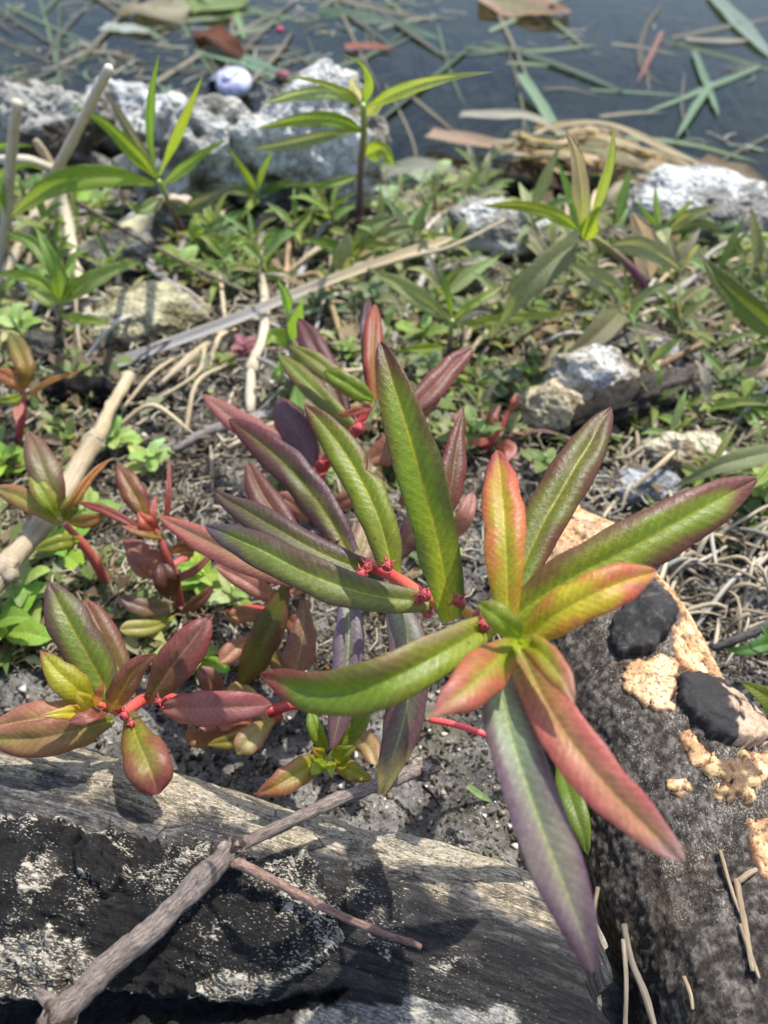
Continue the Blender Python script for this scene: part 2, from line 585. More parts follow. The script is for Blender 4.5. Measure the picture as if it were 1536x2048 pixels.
def leaf(parent, pts, w, c, e=None, rib=None, prof='strap', roll=0.0, ew=0.62, valley=0.36, curl=0.66, tip=None,
         n=30, blot=0.3, wave=0.0, notch=None, mat='leaf', name='leaf', world=False, face=None, hi=True, label=None, seed=None, origin=None, es=(1, 1), trunc=0):
    """a leaf along its midrib. pts: (px, py, height) or world points, w: widest width (photo px or metres)."""
    seed = seed if seed is not None else rnd.randrange(9999)
    Q = np.array(pts, float) if world else np.array([P(*p) for p in pts])
    C = curve(Q, n)
    W = w if world else w * pxm(Q[len(Q) // 2]) * (.77 if prof == 'strap' else .88)
    t = np.linspace(0, 1, n)
    T = np.gradient(C, axis=0); T /= np.linalg.norm(T, axis=1)[:, None] + 1e-12
    if face is None:
        Nn = EYE - C
    else:
        Nn = np.tile(np.asarray(face, float), (n, 1))
    Nn = Nn - T * (Nn * T).sum(1)[:, None]
    Nn /= np.linalg.norm(Nn, axis=1)[:, None] + 1e-12
    B = np.cross(T, Nn)
    ro = np.radians(np.interp(t, np.linspace(0, 1, len(roll)), roll)) if hasattr(roll, '__len__') else np.full(n, math.radians(roll))
    N = Nn * np.cos(ro)[:, None] + B * np.sin(ro)[:, None]
    B = np.cross(T, N)
    td = np.linspace(0, 1, 400)
    wp = np.interp(td, *PROF[prof])
    ker = np.ones(31) / 31
    wp = np.convolve(np.concatenate([np.full(15, wp[0]), wp, np.full(15, 0.0)]), ker, 'valid')
    hw = np.interp(t, td, wp) * W / 2
    hw[-1] *= 0.6
    if trunc: hw[-1] = hw[-2] * trunc
    u = UH if hi else UL
    uu, tt = np.meshgrid(u, t)
    au = np.abs(uu)
    bend = valley * 1.6 * (np.sqrt(au ** 2 + 0.006) - 0.077) - curl * au ** 2.6
    if hi: bend = bend - np.where(au > .99, .13, 0)
    uo = np.where(au > .99, np.sign(uu) * .965, uu) if hi else uu
    side = hw[:, None] * uo
    p3 = np.stack([tt * 3.2 + seed, uu * 0.8 + seed * .37, np.full_like(tt, seed * .11)], -1)
    wob = 1 + 0.08 * noise(np.stack([tt * 9, np.sign(uu) * 3, np.full_like(tt, seed)], -1), 5) * au
    side = side * wob
    if notch:
        for (nt0, nw, nd, sg) in notch:
            k = np.exp(-((tt - nt0) / nw) ** 2)
            side = np.where(uu * sg > 0, side * (1 - nd * k * au), side)
    off = hw[:, None] * bend + W * wave * au * np.sin(tt * 13 + seed + uu * 1.3)
    off = off + W * 0.035 * noise(p3 * 2.2, 8)
    if trunc:
        off[-1] += W * .05 * np.sin(np.arange(len(u)) * 2.3)
    V = C[:, None] + B[:, None] * side[..., None] + N[:, None] * off[..., None]
    if trunc:
        jag = (rng.random(len(u)) - .5) * W * .22
        V[-1] += T[-1] * jag[:, None]
    # colours
    e = e or c
    nz = noise(p3 * 1.7, 2) + 0.5 * noise(p3 * 4.1, 3)
    cc = ramp(c, t)[:, None] * np.ones((1, len(u), 1))
    ee = ramp(e, t)[:, None] * np.ones((1, len(u), 1))
    sw = np.where(uu < 0, es[0], es[1])
    k = sstep(ew - .38, ew + .38, au * sw + blot * nz)[..., None]
    col = cc * (1 - k) + ee * k
    if tip is not None:
        kt = sstep(.80, 1.0, tt + 0.08 * nz + .05 * au)[..., None]
        col = col * (1 - kt) + lin(tip) * kt
    if hi:
        me_ = sstep(.9, .99, au)[..., None] * .55
        col = col * (1 - me_) + (ee * .75) * me_
    if rib is not None:
        kr = np.exp(-(au / (.05 if hi else .085)) ** 2)[..., None] * (1 - .6 * sstep(.7, 1, tt)[..., None])
        col = col * (1 - .8 * kr) + lin(rib) * .8 * kr
    V = V.reshape(-1, 3)
    uv = np.stack([uu, tt * min(1.0, W and np.linalg.norm(np.diff(C, axis=0), axis=1).sum() / (W * 5 + 1e-9))], -1).reshape(-1, 2)
    o = mesh(name, V, grid_faces(n, len(u)), M[mat], parent, (warm(col) * LK if mat == 'leaf' else col * LK).reshape(-1, 3), uv, True, origin)
    if label: o['label'] = label
    return o


def Pts(l): return [P(*p) for p in l]


def stem(parent, pts, wpx, cols=((185, 60, 50),), name='stem', mat='stem', sides=10, rough=0.12):
    C = Pts(pts)
    R = [w * pxm(C[min(i, len(C) - 1)]) / 2 for i, w in enumerate(wpx)] if hasattr(wpx, '__len__') else [wpx * pxm(p) / 2 for p in C]
    return tube(name, C, R, M[mat], parent, cols, sides, rough)

# ------------------------------------------------------------------ logs
def pix(V):
    d = np.asarray(V, float) - EYE
    z = d @ FW
    return np.stack([768 + FPX * (d @ RT) / z, 1024 - FPX * (d @ UP) / z], -1)


def sdf(poly, p):
    """signed distance (positive inside) of points p to a polygon"""
    poly = np.asarray(poly, float)
    a, b = poly, np.roll(poly, -1, 0)
    best = np.full(len(p), 1e9)
    ins = np.zeros(len(p), bool)
    for q, r in zip(a, b):
        e = r - q
        h = np.clip(((p - q) @ e) / (e @ e + 1e-9), 0, 1)
        best = np.minimum(best, np.linalg.norm(p - q - h[:, None] * e, axis=1))
        with np.errstate(divide='ignore', invalid='ignore'):
            xx = (r[0] - q[0]) * (p[:, 1] - q[1]) / (r[1] - q[1]) + q[0]
        ins ^= ((q[1] > p[:, 1]) != (r[1] > p[:, 1])) & (p[:, 0] < xx)
    return np.where(ins, best, -best)


class Log:
    def __init__(s, A, B, rad, sq=1.0):
        s.A, s.B = np.array(A, float), np.array(B, float)
        s.L = np.linalg.norm(s.B - s.A)
        s.D = (s.B - s.A) / s.L
        s.U = np.array([0, 0, 1.0]) - s.D * s.D[2]
        s.U /= np.linalg.norm(s.U)
        s.S = np.cross(s.D, s.U)
        s.rad, s.sq = rad, sq

    def r(s, t): return np.interp(t / s.L, *s.rad)

    def at(s, t, th, dr=0.0):
        r = s.r(t) + dr
        return s.A + s.D * t[..., None] + s.U * (r * np.cos(th))[..., None] + s.S * (r * np.sin(th))[..., None]

    def low(s, t, th):
        """slow unevenness shared by the log and what sits on it"""
        q = np.stack([t * 22, np.cos(th) * 1.5, np.sin(th) * 1.5], -1)
        return 0.0024 * fbm(q, 3, 77)

    def hit(s, px, py):
        """(t, theta) where the sight line of a photo pixel meets the log"""
        d = ray(px, py); d = d / np.linalg.norm(d)
        best = None
        for k in np.linspace(0.1, 0.6, 500):
            p = EYE + d * k - s.A
            t = p @ s.D
            v = p - s.D * t
            g = np.linalg.norm(v) - s.r(t)
            if best is None or g < best[0]: best = (g, t, v)
            if g < 0: break
        _, t, v = best
        return t, math.atan2(v @ s.S, v @ s.U)


LOGA = Log((-0.34, 0.156, 0.012), (0.0565, 0.045, 0.014), ([0, .5, .93, .985, 1], [.044, .043, .042, .039, .030]))
LOGB = Log((0.124, -0.035, 0.014), (0.0775, 0.248, 0.012), ([0, .55, .8, .93, 1], [.035, .036, .031, .023, .012]))


def build_log_a():
    n, m = 660, 330
    t = np.linspace(0.02, LOGA.L, n) if False else np.concatenate([np.linspace(0, .16, 60)[:-1], np.linspace(.16, LOGA.L, n - 59)])
    th = np.concatenate([np.linspace(-math.pi, -1.5, 25)[:-1], np.linspace(-1.5, 1.9, 282)[:-1], np.linspace(1.9, math.pi, 26)[:-1]])
    T, A = np.meshgrid(t, th, indexing='ij')
    base = LOGA.at(T, A, LOGA.low(T, A)).reshape(-1, 3)
    px = pix(base)
    # keep image coordinates only where the face looks up
    sh = T.shape
    arc = A * .043
    q = np.stack([T * 55, arc * 620, np.zeros_like(T)], -1)
    q2 = np.stack([T * 260, arc * 1500, np.zeros_like(T)], -1)
    grain = fbm(q, 4, 12); grain2 = fbm(q2, 3, 14)
    dr = 0.00045 * grain + 0.0002 * grain2 + .0007 * fbm(np.stack([T * 18, arc * 120, T * 0], -1), 2, 15)
    p3 = base.reshape(*sh, 3)
    nz = fbm(p3 * 140, 4, 21); nf = fbm(p3 * 520, 3, 22); nb = fbm(p3 * 42, 3, 23)
    # bare wood, with a sunlit band and plant shadow mixed into its colour
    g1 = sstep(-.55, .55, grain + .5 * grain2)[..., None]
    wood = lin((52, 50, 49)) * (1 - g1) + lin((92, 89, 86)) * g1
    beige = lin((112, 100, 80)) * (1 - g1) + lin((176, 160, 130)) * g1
    kb = sstep(-.36, -.62, A + .16 * nb + .2 * nz + .22 * sstep(.30, .39, T))[..., None] * sstep(.19, .25, T + .03 * nb)[..., None]  # weathered beige, painted paler where the sunlit band runs
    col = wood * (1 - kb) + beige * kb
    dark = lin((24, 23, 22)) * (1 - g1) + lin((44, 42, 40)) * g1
    kd = sstep(-.5, -.05, A + .2 * nb - .45 * sstep(.3, .2, T) + .3 * sstep(.30, .38, T))[..., None]  # near face painted darker for the plant's cast shadow
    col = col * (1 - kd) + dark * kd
    alpha = .30 + .60 * kb[..., 0] + .22 * nb  # more pale flecks stand for highlights in the sunlit band
    ne = fbm(p3 * 330, 4, 25)

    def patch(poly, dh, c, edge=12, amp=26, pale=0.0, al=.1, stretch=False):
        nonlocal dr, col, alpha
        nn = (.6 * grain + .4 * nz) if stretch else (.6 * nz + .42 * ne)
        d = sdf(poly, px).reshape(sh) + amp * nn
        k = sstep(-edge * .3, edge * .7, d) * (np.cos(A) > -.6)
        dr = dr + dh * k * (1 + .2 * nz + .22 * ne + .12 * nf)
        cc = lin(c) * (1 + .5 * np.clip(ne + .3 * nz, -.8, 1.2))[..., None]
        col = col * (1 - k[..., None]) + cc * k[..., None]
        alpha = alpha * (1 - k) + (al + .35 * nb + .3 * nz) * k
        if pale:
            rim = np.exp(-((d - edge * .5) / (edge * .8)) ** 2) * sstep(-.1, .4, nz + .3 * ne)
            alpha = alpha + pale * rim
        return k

    crust = [(-60, 1655), (60, 1640), (140, 1655), (190, 1690), (260, 1672), (330, 1692), (420, 1700), (520, 1730), (620, 1735), (690, 1790), (690, 1850),
             (655, 1900), (560, 1960), (500, 2000), (420, 1985), (330, 1990), (200, 1965), (60, 1995), (-60, 1990)]
    patch(crust, 0.0036, (22, 20, 18), 9, 26, 1.0, .42)
    patch([(15, 1880), (90, 1845), (170, 1870), (215, 1920), (190, 1960), (120, 1995), (40, 1990), (5, 1940)], 0.0010, (70, 63, 54), 9, 26, .2, .95)
    patch([(155, 1700), (215, 1685), (272, 1735), (255, 1775), (228, 1803), (190, 1765), (152, 1745)], 0.0024, (26, 23, 20), 6, 8, 1.0, .05)
    patch([(60, 1735), (120, 1720), (140, 1760), (110, 1790), (65, 1780)], 0.0008, (60, 54, 46), 8, 20, .2, .75)
    patch([(400, 1960), (470, 1945), (560, 1965), (535, 2000), (450, 2005)], 0.0012, (60, 54, 46), 8, 14, .3, 1.0)
    patch([(340, 1690), (420, 1680), (430, 1730), (370, 1740)], 0.0007, (54, 49, 42), 8, 22, .3, .75)
    patch([(560, 1790), (640, 1770), (680, 1830), (610, 1870), (550, 1850)], 0.0006, (44, 40, 36), 8, 24, .2, .7)
    patch([(700, 1740), (800, 1760), (830, 1850), (760, 1900), (690, 1850)], 0.0003, (44, 41, 38), 10, 36, 0, .55)
    patch([(860, 1830), (980, 1840), (960, 1930), (880, 1920)], 0.0003, (46, 42, 39), 10, 40, 0, .5)
    # the undercut below the crust, shade painted in; pale torn wood beneath
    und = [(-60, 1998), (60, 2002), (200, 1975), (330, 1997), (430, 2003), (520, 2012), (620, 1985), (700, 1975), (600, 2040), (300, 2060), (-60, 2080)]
    patch(und, -0.0065, (26, 26, 27), 16, 14, 0, .0)  # recess cut in and coloured dark for its shade
    patch([(600, 2016), (720, 2000), (860, 2006), (1010, 2016), (1060, 2060), (560, 2070)], 0.0006, (120, 117, 112), 10, 16, 0, .7, True)
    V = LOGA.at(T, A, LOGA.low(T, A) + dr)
    # ragged broken end
    last = (T > LOGA.L - .012)
    V = V + LOGA.D * (np.where(last, .005 * fbm(np.stack([A * 3, A * 0 + 2, A * 0], -1), 3, 6), 0) * sstep(LOGA.L - .012, LOGA.L, T))[..., None]
    F = [grid_faces(len(t), len(th), True)]
    V = V.reshape(-1, 3)
    k = len(V)
    c = LOGA.A + LOGA.D * (LOGA.L - .004)
    V = np.vstack([V, c])
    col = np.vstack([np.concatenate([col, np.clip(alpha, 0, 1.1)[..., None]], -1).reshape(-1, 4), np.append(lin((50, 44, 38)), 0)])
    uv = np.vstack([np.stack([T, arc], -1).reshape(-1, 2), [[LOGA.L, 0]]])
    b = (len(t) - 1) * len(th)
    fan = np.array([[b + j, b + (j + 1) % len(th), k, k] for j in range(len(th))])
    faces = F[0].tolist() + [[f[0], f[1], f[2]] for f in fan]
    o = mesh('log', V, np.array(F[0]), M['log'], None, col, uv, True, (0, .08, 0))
    end = V[b:b + len(th)]
    # closing disc at the broken end
    ring2 = c + (end - c) * .55 - LOGA.D * .003 * (1 + rng.random((len(th), 1)))
    VV = np.vstack([end, ring2, c[None] - LOGA.D * .004])
    mth = len(th)
    ff = [(j, (j + 1) % mth, mth + (j + 1) % mth, mth + j) for j in range(mth)] + [(mth + j, mth + (j + 1) % mth, 2 * mth) for j in range(mth)]
    tag(o, 'dark crusted rotting log lying across the bottom, twig resting on it', 'log')
    ce = np.tile(lin((74, 66, 56)), (len(VV), 1)) * (0.5 + rng.random((len(VV), 1)))
    mesh('broken_end', VV, ff, M['log'], o_parent(o), ce, np.stack([VV[:, 1] * 3, VV[:, 2] * 3], -1))
    return o


def o_parent(o): return o


def build_log_b():
    n, m = 430, 250
    t = np.linspace(0, LOGB.L, n)
    th = np.linspace(-math.pi, math.pi, m, endpoint=False)
    T, A = np.meshgrid(t, th, indexing='ij')
    arc = A * .035
    low = LOGB.low(T, A)
    p3 = LOGB.at(T, A, low)
    nz = fbm(p3 * 150, 4, 31); nf = fbm(p3 * 600, 3, 32); nb = fbm(p3 * 36, 3, 33)
    gr = fbm(np.stack([T * 40, arc * 330, T * 0], -1), 4, 34)
    dr = .0004 * nz + .0005 * nf + .0002 * gr
    g1 = sstep(-.3, .8, nz * .2 + nf * .9)[..., None]
    col = lin((60, 55, 51)) * (1 - g1) + lin((112, 105, 96)) * g1
    kb = sstep(.0, .5, nb + .3 * nz)[..., None]
    col = col * (1 - .55 * kb) + lin((82, 68, 54)) * .55 * kb
    alpha = np.clip(.48 + .4 * nb + .3 * nz, .05, .8) * (1 - .75 * sstep(.55, 1.0, -A * np.sign(LOGB.S @ RT)))
    col = np.concatenate([col, alpha[..., None]], -1)
    side = sstep(-.5, -1.1, A * (1 if (LOGB.S @ RT) > 0 else -1))[..., None]
    V = LOGB.at(T, A, low + dr)
    endk = sstep(LOGB.L - .03, LOGB.L, T)
    V = V + LOGB.D * (endk * .012 * fbm(np.stack([np.cos(A) * 2, np.sin(A) * 2, A * 0], -1), 3, 8))[..., None]
    o = mesh('log', V.reshape(-1, 3), grid_faces(n, m, True), M['log2'], None, col.reshape(-1, 4), np.stack([T, arc], -1).reshape(-1, 2), True, (.1, .1, 0))
    tag(o, 'grey speckled log with orange bark plates and black fungus lumps', 'log')
    return o


def plate(log, parent, poly, thick, cfun, mat, name, amp=14, lift=0.0, res=0.0006, dome=0.0, label=None, seed=0):
    """a piece of bark (or a fungus lump) lying on the log, outlined by photo pixels"""
    hits = np.array([log.hit(*p) for p in poly])
    t0, t1 = hits[:, 0].min() - .004, hits[:, 0].max() + .004
    a0, a1 = hits[:, 1].min() - .08, hits[:, 1].max() + .08
    R = .035
    t = np.arange(t0, t1, res)
    a = np.arange(a0, a1, res / R)
    T, A = np.meshgrid(t, a, indexing='ij')
    # outline in the log's own unrolled surface
    pl = np.stack([hits[:, 0], hits[:, 1] * R], -1)
    pts = np.stack([T, A * R], -1).reshape(-1, 2)
    scale = .26 / FPX
    base = log.at(T, A, log.low(T, A))
    nz = fbm(base * 190, 4, 41 + seed); nf = fbm(base * 700, 3, 42 + seed); nb = fbm(base * 60, 3, 43 + seed)
    jag = amp * ((nz + .5 * nf) * .45 + 2.4 * (.52 - cell(np.stack([T * 210, A * R * 210, T * 0], -1), 44 + seed)) + .8 * (.5 - cell(np.stack([T * 620, A * R * 620, T * 0], -1), 45 + seed))) if not dome else amp * (nz + .5 * nf)
    d = sdf(pl, pts).reshape(T.shape) / scale + jag
    k = sstep(-1, 5, d)
    if not dome: k = k * (1 - sstep(.07, .02, np.abs(fbm(np.stack([T * 85, A * R * 85, T * 0], -1), 4, 47 + seed))))
    dr = -.002 + k * (.002 + lift + thick * (1 + .3 * nb + .06 * nz + .05 * nf))
    if dome:
        dr = dr + dome * np.sqrt(np.clip(d / (np.abs(d).max() + 1e-6), 0, 1)) * (1 + .3 * nb)
    V = log.at(T, A, log.low(T, A) + dr).reshape(-1, 3)
    F = grid_faces(len(t), len(a))
    keep = (d.reshape(-1)[F] > -6).any(1)
    F = F[keep]
    used, inv = np.unique(F, return_inverse=True)
    col = cfun(nz, nf, nb, d).reshape(-1, 3)
    return mesh(name, V[used], inv.reshape(-1, 4), mat, parent, col[used])


def c_orange(nz, nf, nb, d):
    k = sstep(-.5, .6, nz + .4 * nf)[..., None]
    c = lin((184, 140, 96)) * (1 - k) + lin((224, 186, 140)) * k
    kd = sstep(14, 2, d)[..., None] * .7
    kb = sstep(.45, .8, nb + .4 * nz)[..., None] * .5
    c = c * (1 - kb) + lin((150, 120, 96)) * kb
    fl = sstep(.45, .75, nf - .3 * nz)[..., None] * .75
    c = c * (1 - fl) + lin((74, 56, 44)) * fl
    return c * (1 - kd) + lin((120, 80, 52)) * kd


def c_brown(nz, nf, nb, d):
    k = sstep(-.4, .5, nz + .4 * nf)[..., None]
    return lin((96, 74, 52)) * (1 - k) + lin((190, 156, 112)) * k


def c_black(nz, nf, nb, d):
    k = sstep(.1, .9, nz + nf)[..., None]
    return lin((38, 35, 33)) * (1 - k) + lin((70, 64, 60)) * k


def c_blackpatch(nz, nf, nb, d):
    k = sstep(.12, .3, nb + .35 * nz)[..., None]
    return lin((36, 33, 31)) * (1 - k) + lin((176, 146, 120)) * k


build_log_a()
lb = build_log_b()
for i, (poly, th_) in enumerate([
    ([(1135, 1010), (1187, 985), (1241, 1008), (1290, 1045), (1300, 1090), (1240, 1120), (1180, 1130), (1140, 1160), (1075, 1180), (1055, 1122), (1095, 1071)], .0013),
    ([(1270, 1085), (1320, 1150), (1352, 1194), (1380, 1235), (1412, 1275), (1445, 1310), (1475, 1380), (1426, 1368), (1358, 1341), (1340, 1310), (1345, 1228), (1317, 1201)], .0014),
    ([(1241, 1324), (1334, 1307), (1358, 1341), (1347, 1368), (1340, 1426), (1296, 1423), (1255, 1392), (1238, 1355)], .0013),
    ([(1351, 1464), (1378, 1454), (1426, 1515), (1412, 1532), (1385, 1539), (1358, 1498)], .0012),
    ([(1493, 1635), (1536, 1630), (1570, 1700), (1560, 1780), (1518, 1750), (1498, 1680)], .0012),
    ([(1500, 1505), (1545, 1500), (1545, 1560), (1515, 1570)], .0014),
    ([(1330, 1560), (1375, 1555), (1390, 1580), (1365, 1600), (1335, 1590)], .0012)]):
    plate(LOGB, lb, poly, th_, c_orange, M['bark'], 'bark_plate', 12 if i < 3 else 4.5, seed=i)
plate(LOGB, lb, [(1420, 1520), (1490, 1508), (1530, 1560), (1490, 1600), (1430, 1590)], .0016, c_brown, M['bark'], 'bark_plate', 18, seed=9, label='brown flaking bark plate')
plate(LOGB, lb, [(1221, 1242), (1250, 1205), (1289, 1180), (1323, 1208), (1340, 1242), (1330, 1286), (1296, 1310), (1241, 1317), (1217, 1293)], .003, c_black, M['fungus'], 'fungus_lump', 5, 0, .0006, .006, seed=20)
plate(LOGB, lb, [(1347, 1361), (1375, 1352), (1426, 1356), (1477, 1394), (1528, 1460), (1522, 1491), (1460, 1495), (1409, 1478), (1372, 1436), (1351, 1395)], .003, c_blackpatch, M['fungus'], 'fungus_lump', 6, 0, .0006, .005, seed=27)


# ------------------------------------------------------------------ rocks and shells
def icosphere(sub):
    import bmesh
    bm = bmesh.new()
    bmesh.ops.create_icosphere(bm, subdivisions=sub, radius=1)
    V = np.array([v.co[:] for v in bm.verts]); F = np.array([[v.index for v in f.verts] for f in bm.faces])
    bm.free()
    return V, F


ICO = {s: icosphere(s) for s in (1, 2, 3, 4, 5, 6)}


def rock(px, py, w, h, label, seed, c=(222, 218, 208), c2=(146, 140, 126), lump=1.0, sub=5, deep=.75, sink=.18, tilt=0.0, group=None, name='rock'):
    """px, py: middle of the foot in the photo; w, h: how large it shows there"""
    g = G(px, py)
    s = pxm(g)
    a = w * s / 2
    dep = a * deep
    el = math.atan2(CH - .03, g[1])
    hz = max((h * s - 2 * dep * math.sin(el) * .62) / math.cos(el), .35 * a * 2) / 2 * (1 + sink)
    V, F = ICO[sub]
    q = V * [1, deep, hz / a] + seed * 3.7
    k = 1 + lump * (.24 * fbm(q * 1.5, 3, seed) + .30 * (.62 - cell(q * 1.9, seed)) + .12 * (.6 - cell(q * 4.1, seed + 5)) + .05 * fbm(q * 7, 3, seed))
    k = k - lump * .12 * sstep(.38, .12, cell(q * 5.3, seed + 2)) - .05 * sstep(.36, .1, cell(q * 11, seed + 4))
    W = V * k[:, None] * [a, dep, hz]
    if tilt:
        ct, st_ = math.cos(tilt), math.sin(tilt)
        W = np.stack([W[:, 0] * ct - W[:, 2] * st_, W[:, 1], W[:, 0] * st_ + W[:, 2] * ct], -1)
    ctr = np.array([g[0], g[1] + dep * .85, float(H(g[0], g[1])) + hz * (1 - 2 * sink)])
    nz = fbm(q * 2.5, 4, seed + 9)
    kk = sstep(-.35, .5, nz + .25 * V[:, 2])[:, None]  # patchy tone, plus lit tops and shaded sides mixed into the colour
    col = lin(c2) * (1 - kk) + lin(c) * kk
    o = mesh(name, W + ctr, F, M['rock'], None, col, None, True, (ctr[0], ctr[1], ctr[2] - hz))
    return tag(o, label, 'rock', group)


WR = 'pale limestone rocks along the water edge'
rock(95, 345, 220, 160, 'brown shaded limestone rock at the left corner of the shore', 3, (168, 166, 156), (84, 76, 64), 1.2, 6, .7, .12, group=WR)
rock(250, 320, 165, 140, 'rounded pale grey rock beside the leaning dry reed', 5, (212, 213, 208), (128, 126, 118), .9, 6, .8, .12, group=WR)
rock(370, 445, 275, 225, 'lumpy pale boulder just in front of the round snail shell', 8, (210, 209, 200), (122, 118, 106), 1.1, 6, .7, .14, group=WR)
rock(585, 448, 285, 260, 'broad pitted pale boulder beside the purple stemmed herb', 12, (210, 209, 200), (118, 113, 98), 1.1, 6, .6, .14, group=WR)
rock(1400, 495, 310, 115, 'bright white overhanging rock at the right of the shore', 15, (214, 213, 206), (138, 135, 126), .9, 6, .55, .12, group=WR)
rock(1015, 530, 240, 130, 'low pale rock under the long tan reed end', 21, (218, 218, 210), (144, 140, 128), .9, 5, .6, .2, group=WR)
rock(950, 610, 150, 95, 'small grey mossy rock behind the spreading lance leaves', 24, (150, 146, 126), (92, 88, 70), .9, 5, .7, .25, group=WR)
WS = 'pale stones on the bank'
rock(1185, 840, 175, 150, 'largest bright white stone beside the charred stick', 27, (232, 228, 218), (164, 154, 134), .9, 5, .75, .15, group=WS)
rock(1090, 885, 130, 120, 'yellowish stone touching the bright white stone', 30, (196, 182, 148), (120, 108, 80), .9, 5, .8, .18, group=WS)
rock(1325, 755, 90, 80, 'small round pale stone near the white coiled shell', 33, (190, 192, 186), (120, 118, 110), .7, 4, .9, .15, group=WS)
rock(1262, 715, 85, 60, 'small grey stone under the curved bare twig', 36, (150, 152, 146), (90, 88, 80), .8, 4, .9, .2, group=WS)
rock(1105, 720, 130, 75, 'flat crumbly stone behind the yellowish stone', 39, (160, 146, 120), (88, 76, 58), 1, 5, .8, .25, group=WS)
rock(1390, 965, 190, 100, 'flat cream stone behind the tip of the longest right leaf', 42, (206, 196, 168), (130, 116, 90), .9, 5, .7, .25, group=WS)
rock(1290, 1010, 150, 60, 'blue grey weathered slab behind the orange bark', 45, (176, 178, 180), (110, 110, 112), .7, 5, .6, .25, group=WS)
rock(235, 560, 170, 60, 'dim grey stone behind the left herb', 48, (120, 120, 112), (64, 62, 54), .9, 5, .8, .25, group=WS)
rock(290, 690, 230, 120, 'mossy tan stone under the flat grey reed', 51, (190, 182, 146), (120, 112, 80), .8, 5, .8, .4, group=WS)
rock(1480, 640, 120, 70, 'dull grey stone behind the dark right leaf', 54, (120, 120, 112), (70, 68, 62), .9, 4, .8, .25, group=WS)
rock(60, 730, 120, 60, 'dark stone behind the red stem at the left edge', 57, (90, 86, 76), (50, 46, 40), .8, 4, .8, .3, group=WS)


def snail(px, py, w, label, z=None, c=((150, 150, 176), (206, 206, 222)), yaw=0.0, pitch=0.0, name='snail_shell', turns=3.0, group=None):
    g = P(px, py, z) if z is not None else G(px, py)
    R = w * pxm(g) / 2
    n, m = 110, 22
    a = np.linspace(0, turns * 2 * math.pi, n)
    gr = np.exp(.19 * (a - a[-1]))
    ph = np.linspace(0, 2 * math.pi, m, endpoint=False)
    A, PH = np.meshgrid(a, ph, indexing='ij')
    G_ = np.exp(.19 * (A - a[-1]))
    rt = .62 * G_
    rc = .52 * G_
    rad = rc + rt * np.cos(PH)
    zz = .95 * (1 - G_) + rt * 1.05 * np.sin(PH) * .9
    V = np.stack([rad * np.cos(A), rad * np.sin(A), zz], -1).reshape(-1, 3)
    k = sstep(-.6, .7, noise(np.stack([A * 3.5, PH * .6, A * 0], -1), 4) + .4 * np.sin(PH * 5))[..., None]
    col = (lin(c[0]) * (1 - k) + lin(c[1]) * k).reshape(-1, 3)
    inner = (np.arange(n) > n - 4)
    col = col.reshape(n, m, 3); col[inner] *= .45; col = col.reshape(-1, 3)
    F = grid_faces(n, m, True)
    cy, sy, cp, sp = math.cos(yaw), math.sin(yaw), math.cos(pitch), math.sin(pitch)
    V = V - V.mean(0)
    V = np.stack([V[:, 0], V[:, 1] * cp - V[:, 2] * sp, V[:, 1] * sp + V[:, 2] * cp], -1)
    V = np.stack([V[:, 0] * cy - V[:, 1] * sy, V[:, 0] * sy + V[:, 1] * cy, V[:, 2]], -1)
    V = V * R
    V[:, 2] -= V[:, 2].min() + R * .15
    return tag(mesh(name, V + g, F, M['shell'], None, col, None, True, g), label, 'shell', group)


snail(462, 222, 118, 'large round bluish snail shell in the water behind boulders', WZ - .012, yaw=2.6, pitch=-.5)
snail(1340, 800, 52, 'small white coiled snail shell beside the charred stick', None, ((200, 196, 186), (235, 232, 226)), .6, .5)
snail(1130, 598, 40, 'tiny cream snail shell under the curved purple stem', None, ((190, 180, 160), (232, 226, 212)), 1.8, .7)

# ------------------------------------------------------------------ the red stemmed plants in front
RED = ((184, 66, 60), (160, 56, 52))
GRN, GRN2, YG = (104, 132, 52), (126, 150, 48), (150, 165, 44)
BRN, PUR, LIL, SAL, ORA, YEL = (124, 62, 46), (92, 62, 74), (138, 118, 140), (206, 104, 84), (222, 112, 50), (206, 186, 54)
DKG, PINK, RIB = (74, 96, 56), (190, 120, 110), (176, 182, 84)


